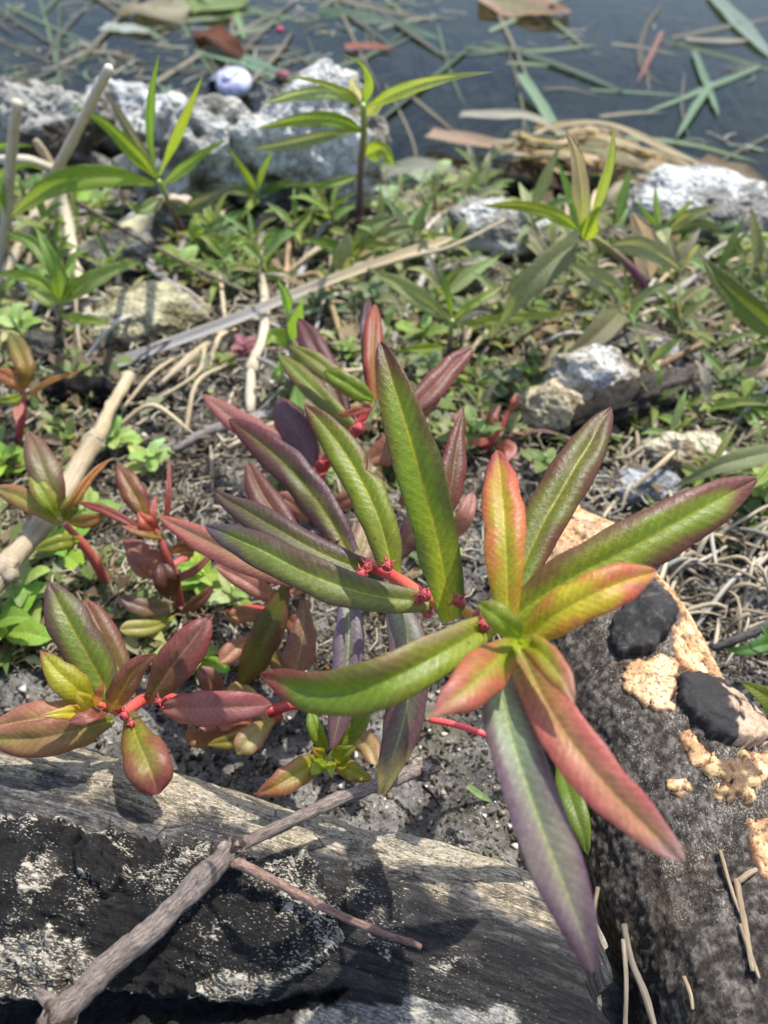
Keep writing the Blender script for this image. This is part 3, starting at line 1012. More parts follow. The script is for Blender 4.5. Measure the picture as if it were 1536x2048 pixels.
def bud(parent, px, py, z, w=34, star=True, up=(0, 0, 1)):
    """red urn shaped seed pod with four pointed lobes"""
    g = P(px, py, z)
    R = w * .9 * pxm(g) / 2
    n, m = 9, 12
    v = np.linspace(-1, 1, n); a = np.linspace(0, 2 * math.pi, m, endpoint=False)
    rr = R * np.interp(v, [-1, -.6, 0, .5, .85, 1], [.25, .8, 1, .86, .62, .5])
    V = np.stack([(rr[:, None] * np.cos(a)).ravel(), (rr[:, None] * np.sin(a)).ravel(), np.repeat(v * R * 1.05, m)], -1)
    F = [tuple(f) for f in grid_faces(n, m, True)]
    F.append(tuple(range(m))[::-1]); F.append(tuple((n - 1) * m + j for j in range(m)))
    if star:
        for k in range(4):
            b = k * math.pi / 2 + .4
            i0 = len(V)
            pts = []
            for (da, rad, zz) in ((-.55, .55, .95), (.55, .55, .95), (0, 1.7, 1.7), (0, .62, 1.15)):
                pts.append([R * rad * math.cos(b + da), R * rad * math.sin(b + da), R * zz])
            V = np.vstack([V, pts])
            F += [(i0, i0 + 3, i0 + 2), (i0 + 3, i0 + 1, i0 + 2), (i0 + 1, i0, i0 + 2)]
    up = np.array(up, float) + np.array([rnd.uniform(-.4, .4), rnd.uniform(-.6, 0), 0]); up /= np.linalg.norm(up)
    s = np.cross(up, [0, 1, .2]); s /= np.linalg.norm(s); f = np.cross(up, s)
    W = V @ np.stack([s, f, up])
    W = W * (1 + .08 * noise(W / R * 1.7, px)[:, None])
    col = np.tile(lin((164, 66, 66)), (len(W), 1)) * (1 + .3 * noise(W / R * 2.2, px + 1))[:, None]
    mesh('seed_pod', W + g, F, M['bud'], parent, np.clip(col, 0, 1))


def plant(name, label, foot, group=None, cat='plant'):
    return thing(name, label, cat, foot, group)


FP = 'fleshy red stemmed plants by the logs'
# --- the big one
A = plant('fleshy_plant', 'largest plant, long green and red leaves reaching over both logs', P(600, 1165, 0.0), FP)
stem(A, [(600, 1165, -.005), (632, 1120, .04), (665, 1108, .076), (770, 1143, .094), (850, 1195, .107), (925, 1222, .118), (985, 1256, .129), (1032, 1272, .137)], (24, 26, 27, 28, 29, 30, 27, 14), ((150, 70, 66), (186, 74, 70), (196, 66, 66), (160, 150, 60)))
for b in [(662, 1098, .084, 46), (722, 1150, .094, 40), (775, 1132, .101, 34), (850, 1190, .114, 40), (838, 1200, .112, 26), (918, 1203, .126, 38), (968, 1250, .134, 38), (735, 1135, .094, 30), (855, 1225, .104, 34), (690, 1125, .085, 30), (955, 1232, .13, 30)]:
    bud(A, b[0], b[1], b[2], b[3] * .8)
# long leaf up
leaf(A, [(905, 1240, .118), (876, 1090, .132), (835, 930, .148), (790, 780, .160), (760, 684, .166)], 128, [YG, (120, 150, 46), (110, 130, 40)], [(76, 104, 54), (88, 96, 50), (126, 72, 48)], (186, 180, 60), 'strap', roll=(6, 0, -4), ew=.80, blot=.4, tip=(104, 62, 44), valley=.42, curl=.42)
# right behind
leaf(A, [(1030, 1170, .118), (1085, 1050, .124), (1150, 935, .130), (1222, 815, .134)], 118, [GRN, (108, 116, 48), (104, 100, 46)], [BRN, (112, 66, 44), (104, 56, 44)], (170, 165, 66), 'strap', roll=-8, ew=.66, tip=(112, 58, 54))
# right long
leaf(A, [(1020, 1240, .128), (1130, 1165, .136), (1270, 1092, .142), (1400, 1020, .146), (1515, 958, .146)], 150, [(140, 160, 50), GRN2, (116, 138, 52)], [(110, 96, 52), (120, 72, 54), (128, 62, 54)], (164, 178, 76), 'strap', roll=(0, 6, 10), ew=.60, blot=.5, tip=(128, 66, 62), valley=.36)
# far red one behind the long leaf
leaf(A, [(890, 1050, .098), (903, 970, .106), (915, 880, .112), (928, 815, .116)], 66, [(110, 82, 52), (120, 66, 48)], [(132, 60, 48), (128, 50, 46)], (140, 104, 60), 'narrow', roll=20, ew=.6)
# left node pair
leaf(A, [(858, 1205, .110), (740, 1190, .114), (620, 1150, .116), (510, 1095, .114), (412, 1052, .108)], 104, [(132, 146, 92), (104, 124, 66), (92, 106, 62)], [(112, 118, 76), (100, 74, 62), (84, 60, 68)], (170, 190, 112), 'strap', roll=(0, 8, 12), ew=.52, blot=.3, tip=(96, 78, 92), valley=.34, curl=.55)
leaf(A, [(770, 1150, .088), (660, 1115, .092), (540, 1050, .095), (428, 985, .092)], 86, [GRN, (96, 92, 60), (92, 72, 58)], [PUR, (96, 60, 62), (88, 58, 68)], (128, 138, 76), 'strap', roll=14, ew=.5)
leaf(A, [(785, 1150, .094), (758, 1040, .104), (705, 930, .112), (655, 860, .116), (612, 812, .118)], 102, [(122, 140, 60), GRN2, (104, 118, 46)], [(92, 100, 52), (110, 78, 46), (122, 60, 48)], (190, 190, 84), 'strap', roll=(4, 0), ew=.74, tip=(110, 56, 48), notch=[(.52, .035, .5, 1)])
leaf(A, [(700, 1110, .078), (640, 1010, .086), (560, 920, .092), (458, 838, .094)], 96, [(128, 140, 80), (104, 104, 62), (112, 70, 56)], [PUR, (96, 58, 66), (116, 50, 54)], (140, 146, 76), 'strap', roll=-6, ew=.46, tip=(120, 52, 56))
leaf(A, [(610, 1110, .058), (560, 1040, .064), (520, 980, .068), (496, 925, .070)], 78, [(124, 70, 52), (116, 68, 50)], [(112, 58, 56), (112, 54, 58)], (150, 100, 62), 'strap', roll=10)
leaf(A, [(700, 1150, .07), (730, 1080, .074), (745, 1010, .076)], 66, [(158, 148, 108), (168, 140, 120)], [(150, 110, 110), (160, 110, 112)], (170, 176, 110), 'lance')
leaf(A, [(790, 1120, .082), (830, 1060, .09), (880, 1000, .094)], 66, [(112, 82, 76), (104, 74, 76)], [PUR, PUR], (130, 110, 80), 'lance')
# hanging pair below
leaf(A, [(694, 1180, .080), (698, 1270, .076), (688, 1390, .068), (664, 1496, .058)], 86, [(146, 150, 128), (128, 114, 118), (138, 96, 96)], [(128, 110, 134), (120, 96, 118), (140, 92, 96)], (176, 190, 140), 'strap', roll=4, ew=.42, trunc=.8)
leaf(A, [(788, 1190, .092), (815, 1290, .090), (812, 1420, .080), (762, 1588, .066)], 108, [(150, 164, 140), (132, 128, 108), (110, 84, 76)], [(128, 112, 124), (112, 80, 84), (100, 68, 72)], (168, 170, 120), 'strap', roll=(-8, 10), ew=.42, tip=(220, 190, 120), trunc=.7)
leaf(A, [(608, 1200, .064), (606, 1270, .06), (590, 1345, .052)], 78, [(140, 112, 84), (150, 104, 80)], [(148, 84, 66), (150, 88, 76)], (176, 150, 110), 'obov', roll=-6)
leaf(A, [(640, 1165, .07), (530, 1135, .072), (420, 1085, .072), (318, 1034, .068)], 74, [(150, 128, 90), (164, 118, 98), (180, 108, 92)], [(176, 110, 100), (182, 98, 88), (196, 92, 82)], (182, 158, 110), 'strap', roll=8, ew=.55)
leaf(A, [(572, 1170, .055), (540, 1250, .046), (505, 1320, .034), (478, 1372, .022)], 80, [(98, 112, 48), (100, 96, 48)], [(120, 66, 44), (104, 74, 44)], (132, 96, 52), 'lance', roll=18)
# lower left, horizontal
leaf(A, [(978, 1250, .132), (880, 1306, .138), (760, 1366, .138), (640, 1385, .132), (522, 1350, .124)], 132, [(150, 164, 70), (116, 146, 52), (100, 128, 54)], [(160, 150, 96), (138, 106, 76), (128, 66, 50)], (120, 150, 60), 'strap', roll=(-4, -10, -14, -18), ew=.70, es=(.9, 1.0), tip=(150, 62, 52), valley=.5, curl=.6, blot=.35)
# front long, hanging toward the lens
leaf(A, [(990, 1345, .132), (1025, 1480, .136), (1085, 1660, .132), (1150, 1830, .124), (1186, 1945, .116)], 150, [(150, 168, 132), (148, 160, 134), (164, 150, 136), (140, 116, 132)], [(132, 112, 110), (122, 96, 112), (112, 84, 108)], (168, 186, 122), 'strap', roll=(0, -4, -6), ew=.52, tip=(104, 76, 92), valley=.4, curl=.5)
leaf(A, [(1040, 1300, .137), (1100, 1420, .142), (1190, 1545, .142), (1290, 1650, .138), (1368, 1722, .134)], 138, [(140, 160, 66), (190, 148, 96), (216, 140, 108), (212, 158, 120)], [(146, 110, 76), (196, 96, 82), (204, 94, 86), (186, 92, 92)], (206, 170, 108), 'strap', roll=(0, 4, 8), ew=.45, tip=(206, 160, 160), valley=.42, curl=.5)
# yellow orange top pair
leaf(A, [(1015, 1235, .138), (1012, 1120, .146), (1006, 1010, .150), (994, 900, .150)], 108, [(150, 170, 46), (176, 160, 46), (190, 130, 44)], [(184, 150, 44), (222, 108, 44), (206, 70, 46)], (220, 196, 70), 'strap', roll=(4, -4), ew=.50, blot=.5, tip=(168, 62, 56), valley=.38)
leaf(A, [(1050, 1275, .140), (1120, 1225, .147), (1220, 1175, .151), (1312, 1142, .150)], 116, [(180, 184, 44), (196, 176, 44), (210, 140, 48)], [(170, 160, 44), (216, 96, 46), (212, 74, 52)], (214, 200, 70), 'strap', roll=(-6, 4), ew=.62, blot=.5, tip=(196, 110, 92), valley=.4)
leaf(A, [(1030, 1280, .140), (980, 1335, .147), (920, 1390, .150), (865, 1430, .149)], 116, [(132, 158, 56), (150, 150, 58), (200, 132, 84)], [(140, 140, 56), (204, 96, 64), (200, 86, 74)], (150, 168, 70), 'lance', roll=(0, -8), ew=.55, blot=.45, tip=(206, 120, 112), valley=.3)
leaf(A, [(1042, 1275, .142), (1085, 1310, .149), (1122, 1355, .151), (1150, 1405, .150)], 72, [(140, 160, 52), (150, 156, 58), (186, 136, 76)], [(150, 150, 54), (190, 104, 66), (186, 100, 80)], (160, 172, 72), 'lance', roll=6, ew=.6, tip=(206, 150, 130))
leaf(A, [(1040, 1275, .143), (1020, 1255, .150), (990, 1230, .153), (958, 1208, .151)], 62, [(126, 156, 56), (134, 160, 62)], [(120, 146, 60), (140, 140, 76)], (150, 180, 84), 'oval', roll=-10)
leaf(A, [(1036, 1290, .143), (1046, 1285, .149), (1060, 1274, .152)], 26, [(150, 172, 60)], None, None, 'oval', hi=False)
leaf(A, [(1040, 1276, .143), (1034, 1292, .150), (1040, 1310, .151)], 24, [(156, 176, 64)], None, None, 'oval', hi=False)

# --- the one behind it
Bp = plant('fleshy_plant', 'purplish plant directly behind the largest one, narrow leaves in a fan', P(640, 1040, 0), FP)
stem(Bp, [(640, 1050, -.005), (634, 965, .03), (660, 915, .046), (700, 875, .058), (738, 815, .068)], (30, 32, 30, 26, 14), RED)
for b in [(716, 858, .066, 38), (696, 884, .062, 34), (632, 958, .042, 36), (634, 1005, .03, 30), (640, 930, .045, 28)]:
    bud(Bp, b[0], b[1], b[2], b[3] * .8)
leaf(Bp, [(690, 830, .058), (660, 760, .066), (622, 680, .072), (598, 636, .074)], 74, [(108, 66, 56), (104, 56, 56)], [(104, 56, 66), (110, 48, 54)], (130, 74, 62), 'strap', roll=14)
leaf(Bp, [(746, 800, .068), (738, 720, .078), (736, 650, .084), (738, 594, .086)], 42, [(112, 72, 60), (106, 60, 62)], [PUR, PUR], None, 'strap', roll=26)
leaf(Bp, [(752, 800, .07), (746, 720, .080), (748, 650, .086), (750, 608, .088)], 52, [(160, 110, 44), (176, 84, 44)], [(190, 74, 46), (150, 56, 50)], (190, 140, 56), 'strap', roll=6, ew=.5)
leaf(Bp, [(746, 810, .07), (690, 770, .076), (630, 720, .08), (578, 690, .08)], 50, [(120, 142, 64), (116, 120, 60)], [(150, 136, 96), (140, 110, 84)], (140, 160, 84), 'lance', roll=20, ew=.75)
leaf(Bp, [(748, 800, .074), (715, 780, .079), (680, 758, .082), (648, 742, .083)], 48, [(124, 156, 54), (120, 150, 56)], [(110, 120, 52), (126, 70, 52)], (150, 170, 80), 'oval', roll=0, ew=.8)
leaf(Bp, [(720, 865, .058), (660, 810, .064), (600, 750, .067), (556, 708, .067)], 52, [(132, 152, 84), (116, 136, 74)], [(112, 124, 72), (138, 96, 60)], (150, 168, 96), 'lance', roll=14)
leaf(Bp, [(790, 840, .066), (850, 790, .072), (905, 730, .076), (945, 696, .078)], 70, [(138, 84, 60), (136, 74, 62)], [(120, 62, 54), (140, 66, 66)], (150, 60, 60), 'strap', roll=-12)
leaf(Bp, [(780, 880, .056), (830, 820, .06), (890, 770, .064)], 66, [(150, 92, 66), (146, 88, 70)], [(130, 70, 58), (140, 80, 70)], (160, 104, 76), 'lance', roll=10)
leaf(Bp, [(740, 920, .046), (790, 890, .05), (845, 830, .054)], 84, [(170, 116, 92), (160, 104, 84)], [(160, 92, 78), (156, 90, 82)], (186, 140, 108), 'strap', roll=0)
leaf(Bp, [(640, 940, .036), (560, 890, .04), (470, 840, .043), (404, 788, .043)], 60, [(160, 110, 104), (176, 116, 108)], [(160, 96, 96), (186, 96, 92)], (180, 136, 120), 'lance', roll=8)
leaf(Bp, [(630, 930, .04), (600, 875, .045), (572, 830, .048), (556, 798, .048)], 78, [(120, 82, 96), (124, 80, 96)], [(104, 62, 72), (120, 66, 76)], (138, 100, 110), 'oval', roll=-6)
leaf(Bp, [(742, 812, .071), (716, 822, .072), (672, 832, .07)], 22, [(170, 96, 80), (180, 110, 90)], None, None, 'blade', wave=.1, mat='deadleaf')

# --- the one at the left, over the log's back edge
Cp = plant('fleshy_plant', 'low plant with broad blunt leaves leaning over the crusted log at left', P(430, 1405, .0), FP)
stem(Cp, [(560, 1420, -.002), (440, 1418, .02), (330, 1398, .04), (285, 1400, .05), (245, 1425, .058), (190, 1405, .066)], (20, 22, 25, 26, 24, 12), ((150, 60, 56), (186, 72, 68), (190, 78, 64)))
for b in [(318, 1402, .052, 26), (250, 1432, .066, 28), (262, 1448, .064, 22), (300, 1386, .052, 24), (335, 1412, .05, 30), (350, 1406, .048, 22), (240, 1420, .064, 22)]:
    bud(Cp, b[0], b[1], b[2], b[3] * .85)
leaf(Cp, [(222, 1400, .062), (180, 1320, .072), (135, 1240, .080), (98, 1166, .084)], 116, [(110, 132, 58), (106, 130, 58), (98, 108, 56)], [(104, 106, 58), (104, 72, 62), (96, 66, 66)], (160, 160, 78), 'strap', roll=(0, -6), ew=.66, blot=.45, tip=(104, 66, 68))
leaf(Cp, [(250, 1360, .052), (215, 1295, .058), (190, 1240, .062), (168, 1200, .064)], 88, [(122, 104, 60), (128, 82, 62)], [(128, 74, 66), (136, 60, 62)], (150, 100, 70), 'strap', roll=8)
leaf(Cp, [(298, 1400, .052), (340, 1340, .062), (382, 1285, .068), (420, 1232, .071)], 100, [(116, 104, 60), (122, 76, 62), (136, 76, 66)], [(116, 92, 64), (140, 64, 62), (152, 60, 62)], (166, 110, 92), 'lance', roll=-8, trunc=.9, ew=.6)
leaf(Cp, [(320, 1414, .05), (390, 1418, .058), (470, 1415, .060), (544, 1410, .056)], 82, [(176, 112, 96), (176, 108, 108), (170, 100, 100)], [(170, 80, 72), (168, 84, 84), (158, 70, 80)], (196, 120, 110), 'oval', roll=(8, 14), ew=.66)
leaf(Cp, [(258, 1424, .058), (275, 1480, .066), (298, 1535, .068), (316, 1588, .063)], 108, [(126, 96, 72), (134, 146, 60), (140, 130, 60), (150, 96, 64)], [(120, 88, 72), (130, 110, 56), (150, 80, 56), (140, 60, 58)], (180, 174, 96), 'obov', roll=(0, 6), ew=.62, blot=.4, tip=(150, 66, 62))
leaf(Cp, [(228, 1440, .06), (150, 1462, .066), (70, 1478, .068), (-20, 1480, .066)], 92, [(130, 138, 58), (160, 120, 84), (150, 138, 72)], [(126, 104, 60), (160, 90, 72), (170, 104, 84)], (170, 160, 96), 'oval', roll=-12, wave=.03)
leaf(Cp, [(200, 1432, .062), (130, 1432, .068), (60, 1440, .069), (-15, 1452, .066)], 80, [(150, 128, 70), (190, 146, 104), (190, 136, 104)], [(160, 108, 70), (182, 104, 80), (190, 110, 92)], (196, 168, 116), 'oval', roll=6, wave=.03)
leaf(Cp, [(190, 1410, .066), (150, 1375, .074), (112, 1340, .078), (80, 1300, .079)], 70, [(170, 170, 46), (150, 156, 48)], [(166, 150, 46), (140, 100, 50)], (186, 180, 66), 'ovate', roll=4, ew=.7, tip=(140, 70, 50))
leaf(Cp, [(222, 1425, .064), (245, 1380, .074), (275, 1335, .08), (312, 1308, .082)], 66, [(190, 130, 50), (150, 96, 56), (140, 84, 70)], [(150, 86, 52), (138, 74, 60)], (196, 150, 66), 'lance', roll=(16, 40), ew=.6)
leaf(Cp, [(188, 1416, .067), (168, 1400, .076), (150, 1384, .08)], 34, [(196, 180, 56), (200, 176, 60)], [(186, 160, 56)], None, 'oval')
leaf(Cp, [(182, 1424, .067), (135, 1426, .076), (78, 1432, .079)], 36, [(206, 182, 52), (196, 180, 56)], [(200, 140, 60), (190, 130, 80)], (214, 190, 70), 'ovate', ew=.75, tip=(186, 120, 100))
leaf(Cp, [(212, 1418, .066), (178, 1432, .074), (138, 1444, .074)], 40, [(150, 84, 56), (156, 84, 76)], None, None, 'oval', wave=.1, roll=30)
leaf(Cp, [(192, 1412, .068), (198, 1388, .077), (208, 1364, .08)], 22, [(206, 140, 50), (190, 90, 60)], None, None, 'lance', roll=10)

# --- smaller ones behind at left
Dp = plant('fleshy_plant', 'small upright plant with thin dark red pointed leaves left of centre', P(365, 1235, 0), FP)
stem(Dp, [(362, 1240, -.004), (352, 1165, .02), (332, 1110, .036), (312, 1055, .046)], (20, 20, 18, 10), ((140, 66, 60), (160, 74, 64)))
for a in [([(300, 1050, .046), (275, 1000, .054), (252, 960, .058), (234, 928, .06)], 56, [(150, 120, 60), (140, 84, 56)], [(140, 62, 52), (120, 48, 46)], 'lance', 0),
          ([(330, 1060, .046), (338, 990, .056), (339, 918, .061)], 16, [(150, 60, 50)], None, 'blade', 30),
          ([(296, 1070, .044), (250, 1040, .05), (205, 1018, .052), (154, 1004, .052)], 26, [(140, 66, 54), (150, 56, 48)], None, 'lance', 20),
          ([(312, 1058, .048), (292, 1045, .053), (276, 1024, .055)], 42, [(200, 82, 48), (186, 74, 48)], None, 'ovate', 0),
          ([(318, 1060, .048), (306, 1030, .054), (312, 990, .057)], 18, [(176, 80, 60)], None, 'lance', 0),
          ([(330, 1075, .042), (290, 1065, .05), (245, 1052, .052)], 26, [(150, 136, 72), (176, 90, 60)], None, 'lance', 30),
          ([(350, 1190, .02), (332, 1160, .03), (322, 1125, .034)], 60, [(120, 78, 50), (104, 56, 48)], [(110, 58, 46), (100, 50, 50)], 'oval', 0),
          ([(340, 1105, .034), (372, 1095, .042), (410, 1090, .045)], 30, [(130, 84, 50), (120, 70, 48)], None, 'lance', 20),
          ([(335, 1120, .032), (290, 1110, .038), (245, 1075, .04)], 48, [(176, 112, 100), (160, 96, 84)], None, 'lance', 0),
          ([(350, 1160, .026), (390, 1140, .036), (430, 1100, .04)], 22, [(150, 84, 76)], None, 'blade', 0),
          ([(345, 1215, .012), (290, 1215, .02), (240, 1195, .024)], 46, [(150, 128, 90), (120, 84, 84)], None, 'oval', 10),
          ([(350, 1235, .006), (300, 1255, .014), (240, 1258, .018)], 42, [(160, 166, 84), (176, 164, 106)], None, 'obov', 0),
          ([(362, 1225, .008), (400, 1200, .016), (428, 1170, .02)], 30, [(130, 90, 60), (120, 60, 58)], None, 'lance', 0)]:
    leaf(Dp, a[0], a[1], a[2], a[3], None, a[4], roll=a[5])
Ep = plant('fleshy_plant', 'leaning plant on a curved red stem beside the thick pale reed', P(218, 1200, 0), FP)
stem(Ep, [(216, 1205, -.004), (205, 1150, .012), (170, 1095, .028), (130, 1048, .04)], (18, 20, 20, 13), ((150, 72, 62), (166, 80, 66)))
for a in [([(122, 1030, .044), (100, 970, .056), (78, 915, .062), (58, 862, .064)], 72, [(140, 136, 76), (132, 120, 84), (130, 88, 76)], [(122, 92, 70), (120, 78, 76)], 'lance', 0),
          ([(115, 1035, .046), (95, 1000, .054), (75, 965, .058), (60, 936, .058)], 46, [(130, 156, 54), (128, 148, 58)], [(130, 140, 54), (150, 110, 60)], 'ovate', 10),
          ([(118, 1045, .043), (75, 1015, .05), (30, 990, .052), (-15, 975, .05)], 50, [(150, 150, 66), (160, 140, 80)], [(160, 120, 72), (170, 110, 84)], 'lance', 0),
          ([(132, 1040, .043), (150, 1000, .052), (185, 950, .056), (220, 918, .056)], 24, [(176, 130, 56), (186, 112, 60)], None, 'blade', 20),
          ([(140, 1045, .042), (175, 1042, .048), (210, 1030, .05)], 34, [(150, 130, 52), (160, 100, 52)], None, 'lance', 0),
          ([(130, 1040, .044), (140, 1010, .05), (150, 985, .052)], 40, [(120, 136, 50), (132, 120, 50)], None, 'ovate', 0),
          ([(160, 1080, .034), (120, 1085, .04), (70, 1100, .04)], 40, [(140, 150, 66), (126, 140, 60)], None, 'lance', 0)]:
    leaf(Ep, a[0], a[1], a[2], a[3], None, a[4], roll=a[5])
Fp = plant('fleshy_plant', 'small plant on a dark red stem at the left edge', P(28, 915, 0), FP)
stem(Fp, [(26, 920, -.004), (40, 860, .014), (46, 800, .028), (42, 770, .034)], (18, 18, 16, 9), ((120, 44, 46), (166, 64, 62)))
for a in [([(46, 780, .036), (50, 740, .046), (38, 700, .05), (18, 664, .05)], 50, [(160, 120, 52), (110, 116, 50)], [(150, 90, 50), (96, 96, 46)], 'lance', 0),
          ([(44, 782, .036), (25, 760, .042), (-8, 740, .043)], 40, [(186, 120, 56), (180, 96, 54)], None, 'lance', 0),
          ([(60, 790, .034), (100, 762, .04), (162, 742, .04)], 14, [(186, 130, 66), (170, 116, 60)], None, 'blade', 0),
          ([(46, 790, .033), (20, 800, .038), (-10, 800, .038)], 26, [(120, 140, 66)], None, 'lance', 0),
          ([(42, 800, .03), (34, 830, .034), (32, 850, .032)], 26, [(190, 120, 110)], None, 'ovate', 0)]:
    leaf(Fp, a[0], a[1], a[2], a[3], None, a[4], roll=a[5])
Gp = plant('fleshy_plant', 'short yellow green plant tucked behind the crusted log, ragged tipped leaf', P(668, 1500, .0), FP)
stem(Gp, [(690, 1480, -.002), (672, 1500, .03), (658, 1518, .05)], (20, 18, 12), ((150, 120, 60), (150, 160, 60)))
for a in [([(648, 1512, .05), (605, 1540, .058), (555, 1570, .06), (512, 1590, .057)], 66, [(150, 160, 60), (150, 144, 66), (176, 100, 70)], [(150, 120, 66), (170, 90, 66)], 'lance', 0, .8),
          ([(668, 1518, .05), (700, 1540, .057), (745, 1562, .058)], 46, [(140, 160, 50), (150, 150, 50)], [(150, 140, 50), (150, 70, 56)], 'lance', 0, 0),
          ([(650, 1500, .049), (632, 1460, .056), (620, 1420, .058)], 42, [(124, 150, 50), (110, 138, 46)], None, 'strap', 10, 0),
          ([(664, 1500, .049), (705, 1460, .055), (740, 1425, .057)], 56, [(120, 144, 48), (112, 134, 46)], None, 'strap', -6, 0),
          ([(662, 1512, .052), (690, 1505, .059), (714, 1490, .061)], 40, [(140, 152, 46), (112, 128, 42)], None, 'ovate', 10, 0),
          ([(652, 1514, .052), (636, 1505, .058), (622, 1494, .06)], 30, [(150, 160, 46), (160, 120, 46)], None, 'ovate', 0, 0),
          ([(650, 1520, .053), (634, 1535, .059), (624, 1550, .06)], 34, [(134, 156, 54)], None, 'oval', 0, 0),
          ([(660, 1522, .053), (662, 1538, .059), (664, 1556, .06)], 28, [(150, 166, 60)], None, 'ovate', 0, 0)]:
    leaf(Gp, a[0], a[1], a[2], a[3], None, a[4], roll=a[5], trunc=a[6])
Hp = plant('fleshy_plant', 'tiny red sprout between the largest plant and the white stone', P(980, 905, 0), FP)
stem(Hp, [(960, 915, -.003), (985, 880, .012), (1005, 850, .02), (1020, 815, .028)], (14, 14, 12, 6), ((170, 64, 56), (190, 84, 70)))
for a in [([(985, 880, .012), (955, 885, .018), (930, 880, .019)], 20, [(190, 90, 76)], None, 'lance', 0),
          ([(1000, 860, .018), (985, 835, .022), (1000, 810, .024)], 26, [(160, 84, 60)], None, 'lance', 0),
          ([(1015, 825, .026), (1030, 805, .031), (1032, 785, .033)], 20, [(176, 90, 60)], None, 'lance', 0),
          ([(990, 885, .01), (1020, 900, .015), (1010, 925, .014)], 36, [(200, 110, 96)], None, 'ovate', 0),
          ([(930, 870, .016), (915, 845, .02), (925, 820, .022)], 40, [(140, 84, 70)], None, 'ovate', 0)]:
    leaf(Hp, a[0], a[1], a[2], a[3], None, a[4], roll=a[5], hi=False)
Ip = plant('fleshy_plant', 'small green and pink sprout low between the logs', P(1100, 1500, 0), FP)
stem(Ip, [(1095, 1440, 0), (1105, 1500, .02), (1120, 1530, .03)], (14, 14, 8), ((150, 160, 60),))
for a in [([(1118, 1520, .028), (1140, 1590, .036), (1160, 1650, .036), (1176, 1710, .03)], 62, [(110, 138, 60), (104, 130, 60), (120, 140, 76)], None, 'lance', 0),
          ([(1100, 1490, .024), (1078, 1450, .03), (1062, 1420, .032)], 46, [(140, 164, 50)], None, 'ovate', 0),
          ([(1108, 1505, .026), (1125, 1480, .03), (1130, 1500, .03)], 40, [(120, 146, 46)], None, 'ovate', 0)]:
    leaf(Ip, a[0], a[1], a[2], a[3], None, a[4], roll=a[5])
Jp = plant('fleshy_plant', 'small pink leaved sprout low behind the left plant', P(560, 1450, 0), FP)
stem(Jp, [(560, 1435, 0), (530, 1450, .012), (500, 1462, .02)], (16, 14, 8), ((160, 60, 50),))
for a in [([(548, 1440, .014), (515, 1465, .024), (488, 1490, .026), (474, 1508, .024)], 64, [(150, 150, 80), (176, 160, 116)], [(160, 110, 80), (180, 130, 110)], 'obov', 0),
          ([(520, 1455, .016), (470, 1480, .022), (415, 1490, .022)], 40, [(120, 130, 50), (140, 120, 56)], None, 'lance', 0),
          ([(520, 1450, .015), (470, 1440, .02), (440, 1460, .022)], 40, [(150, 80, 56), (176, 96, 70)], None, 'obov', 0),
          ([(540, 1450, .015), (500, 1395, .02), (455, 1375, .024)], 44, [(176, 160, 110), (186, 150, 100)], None, 'obov', 0),
          ([(520, 1445, .01), (400, 1480, .014), (380, 1450, .018)], 38, [(186, 140, 110), (170, 120, 90)], None, 'obov', 0)]:
    leaf(Jp, a[0], a[1], a[2], a[3], None, a[4], roll=a[5])
for (q, w_, cs, lab) in [([(860, 1440, .03), (920, 1452, .034), (1040, 1492, .026), (1085, 1500, .006)], 13, ((226, 84, 84), (200, 60, 66)), 'thin bright red runner stalk under the largest plant')]:
    C = Pts(q)
    tag(tube('red_runner', C, [w_ * pxm(C[0]) / 2] * 3, M['stem'], None, cs, 8, .05, 1, C[0]), lab, 'stalk')

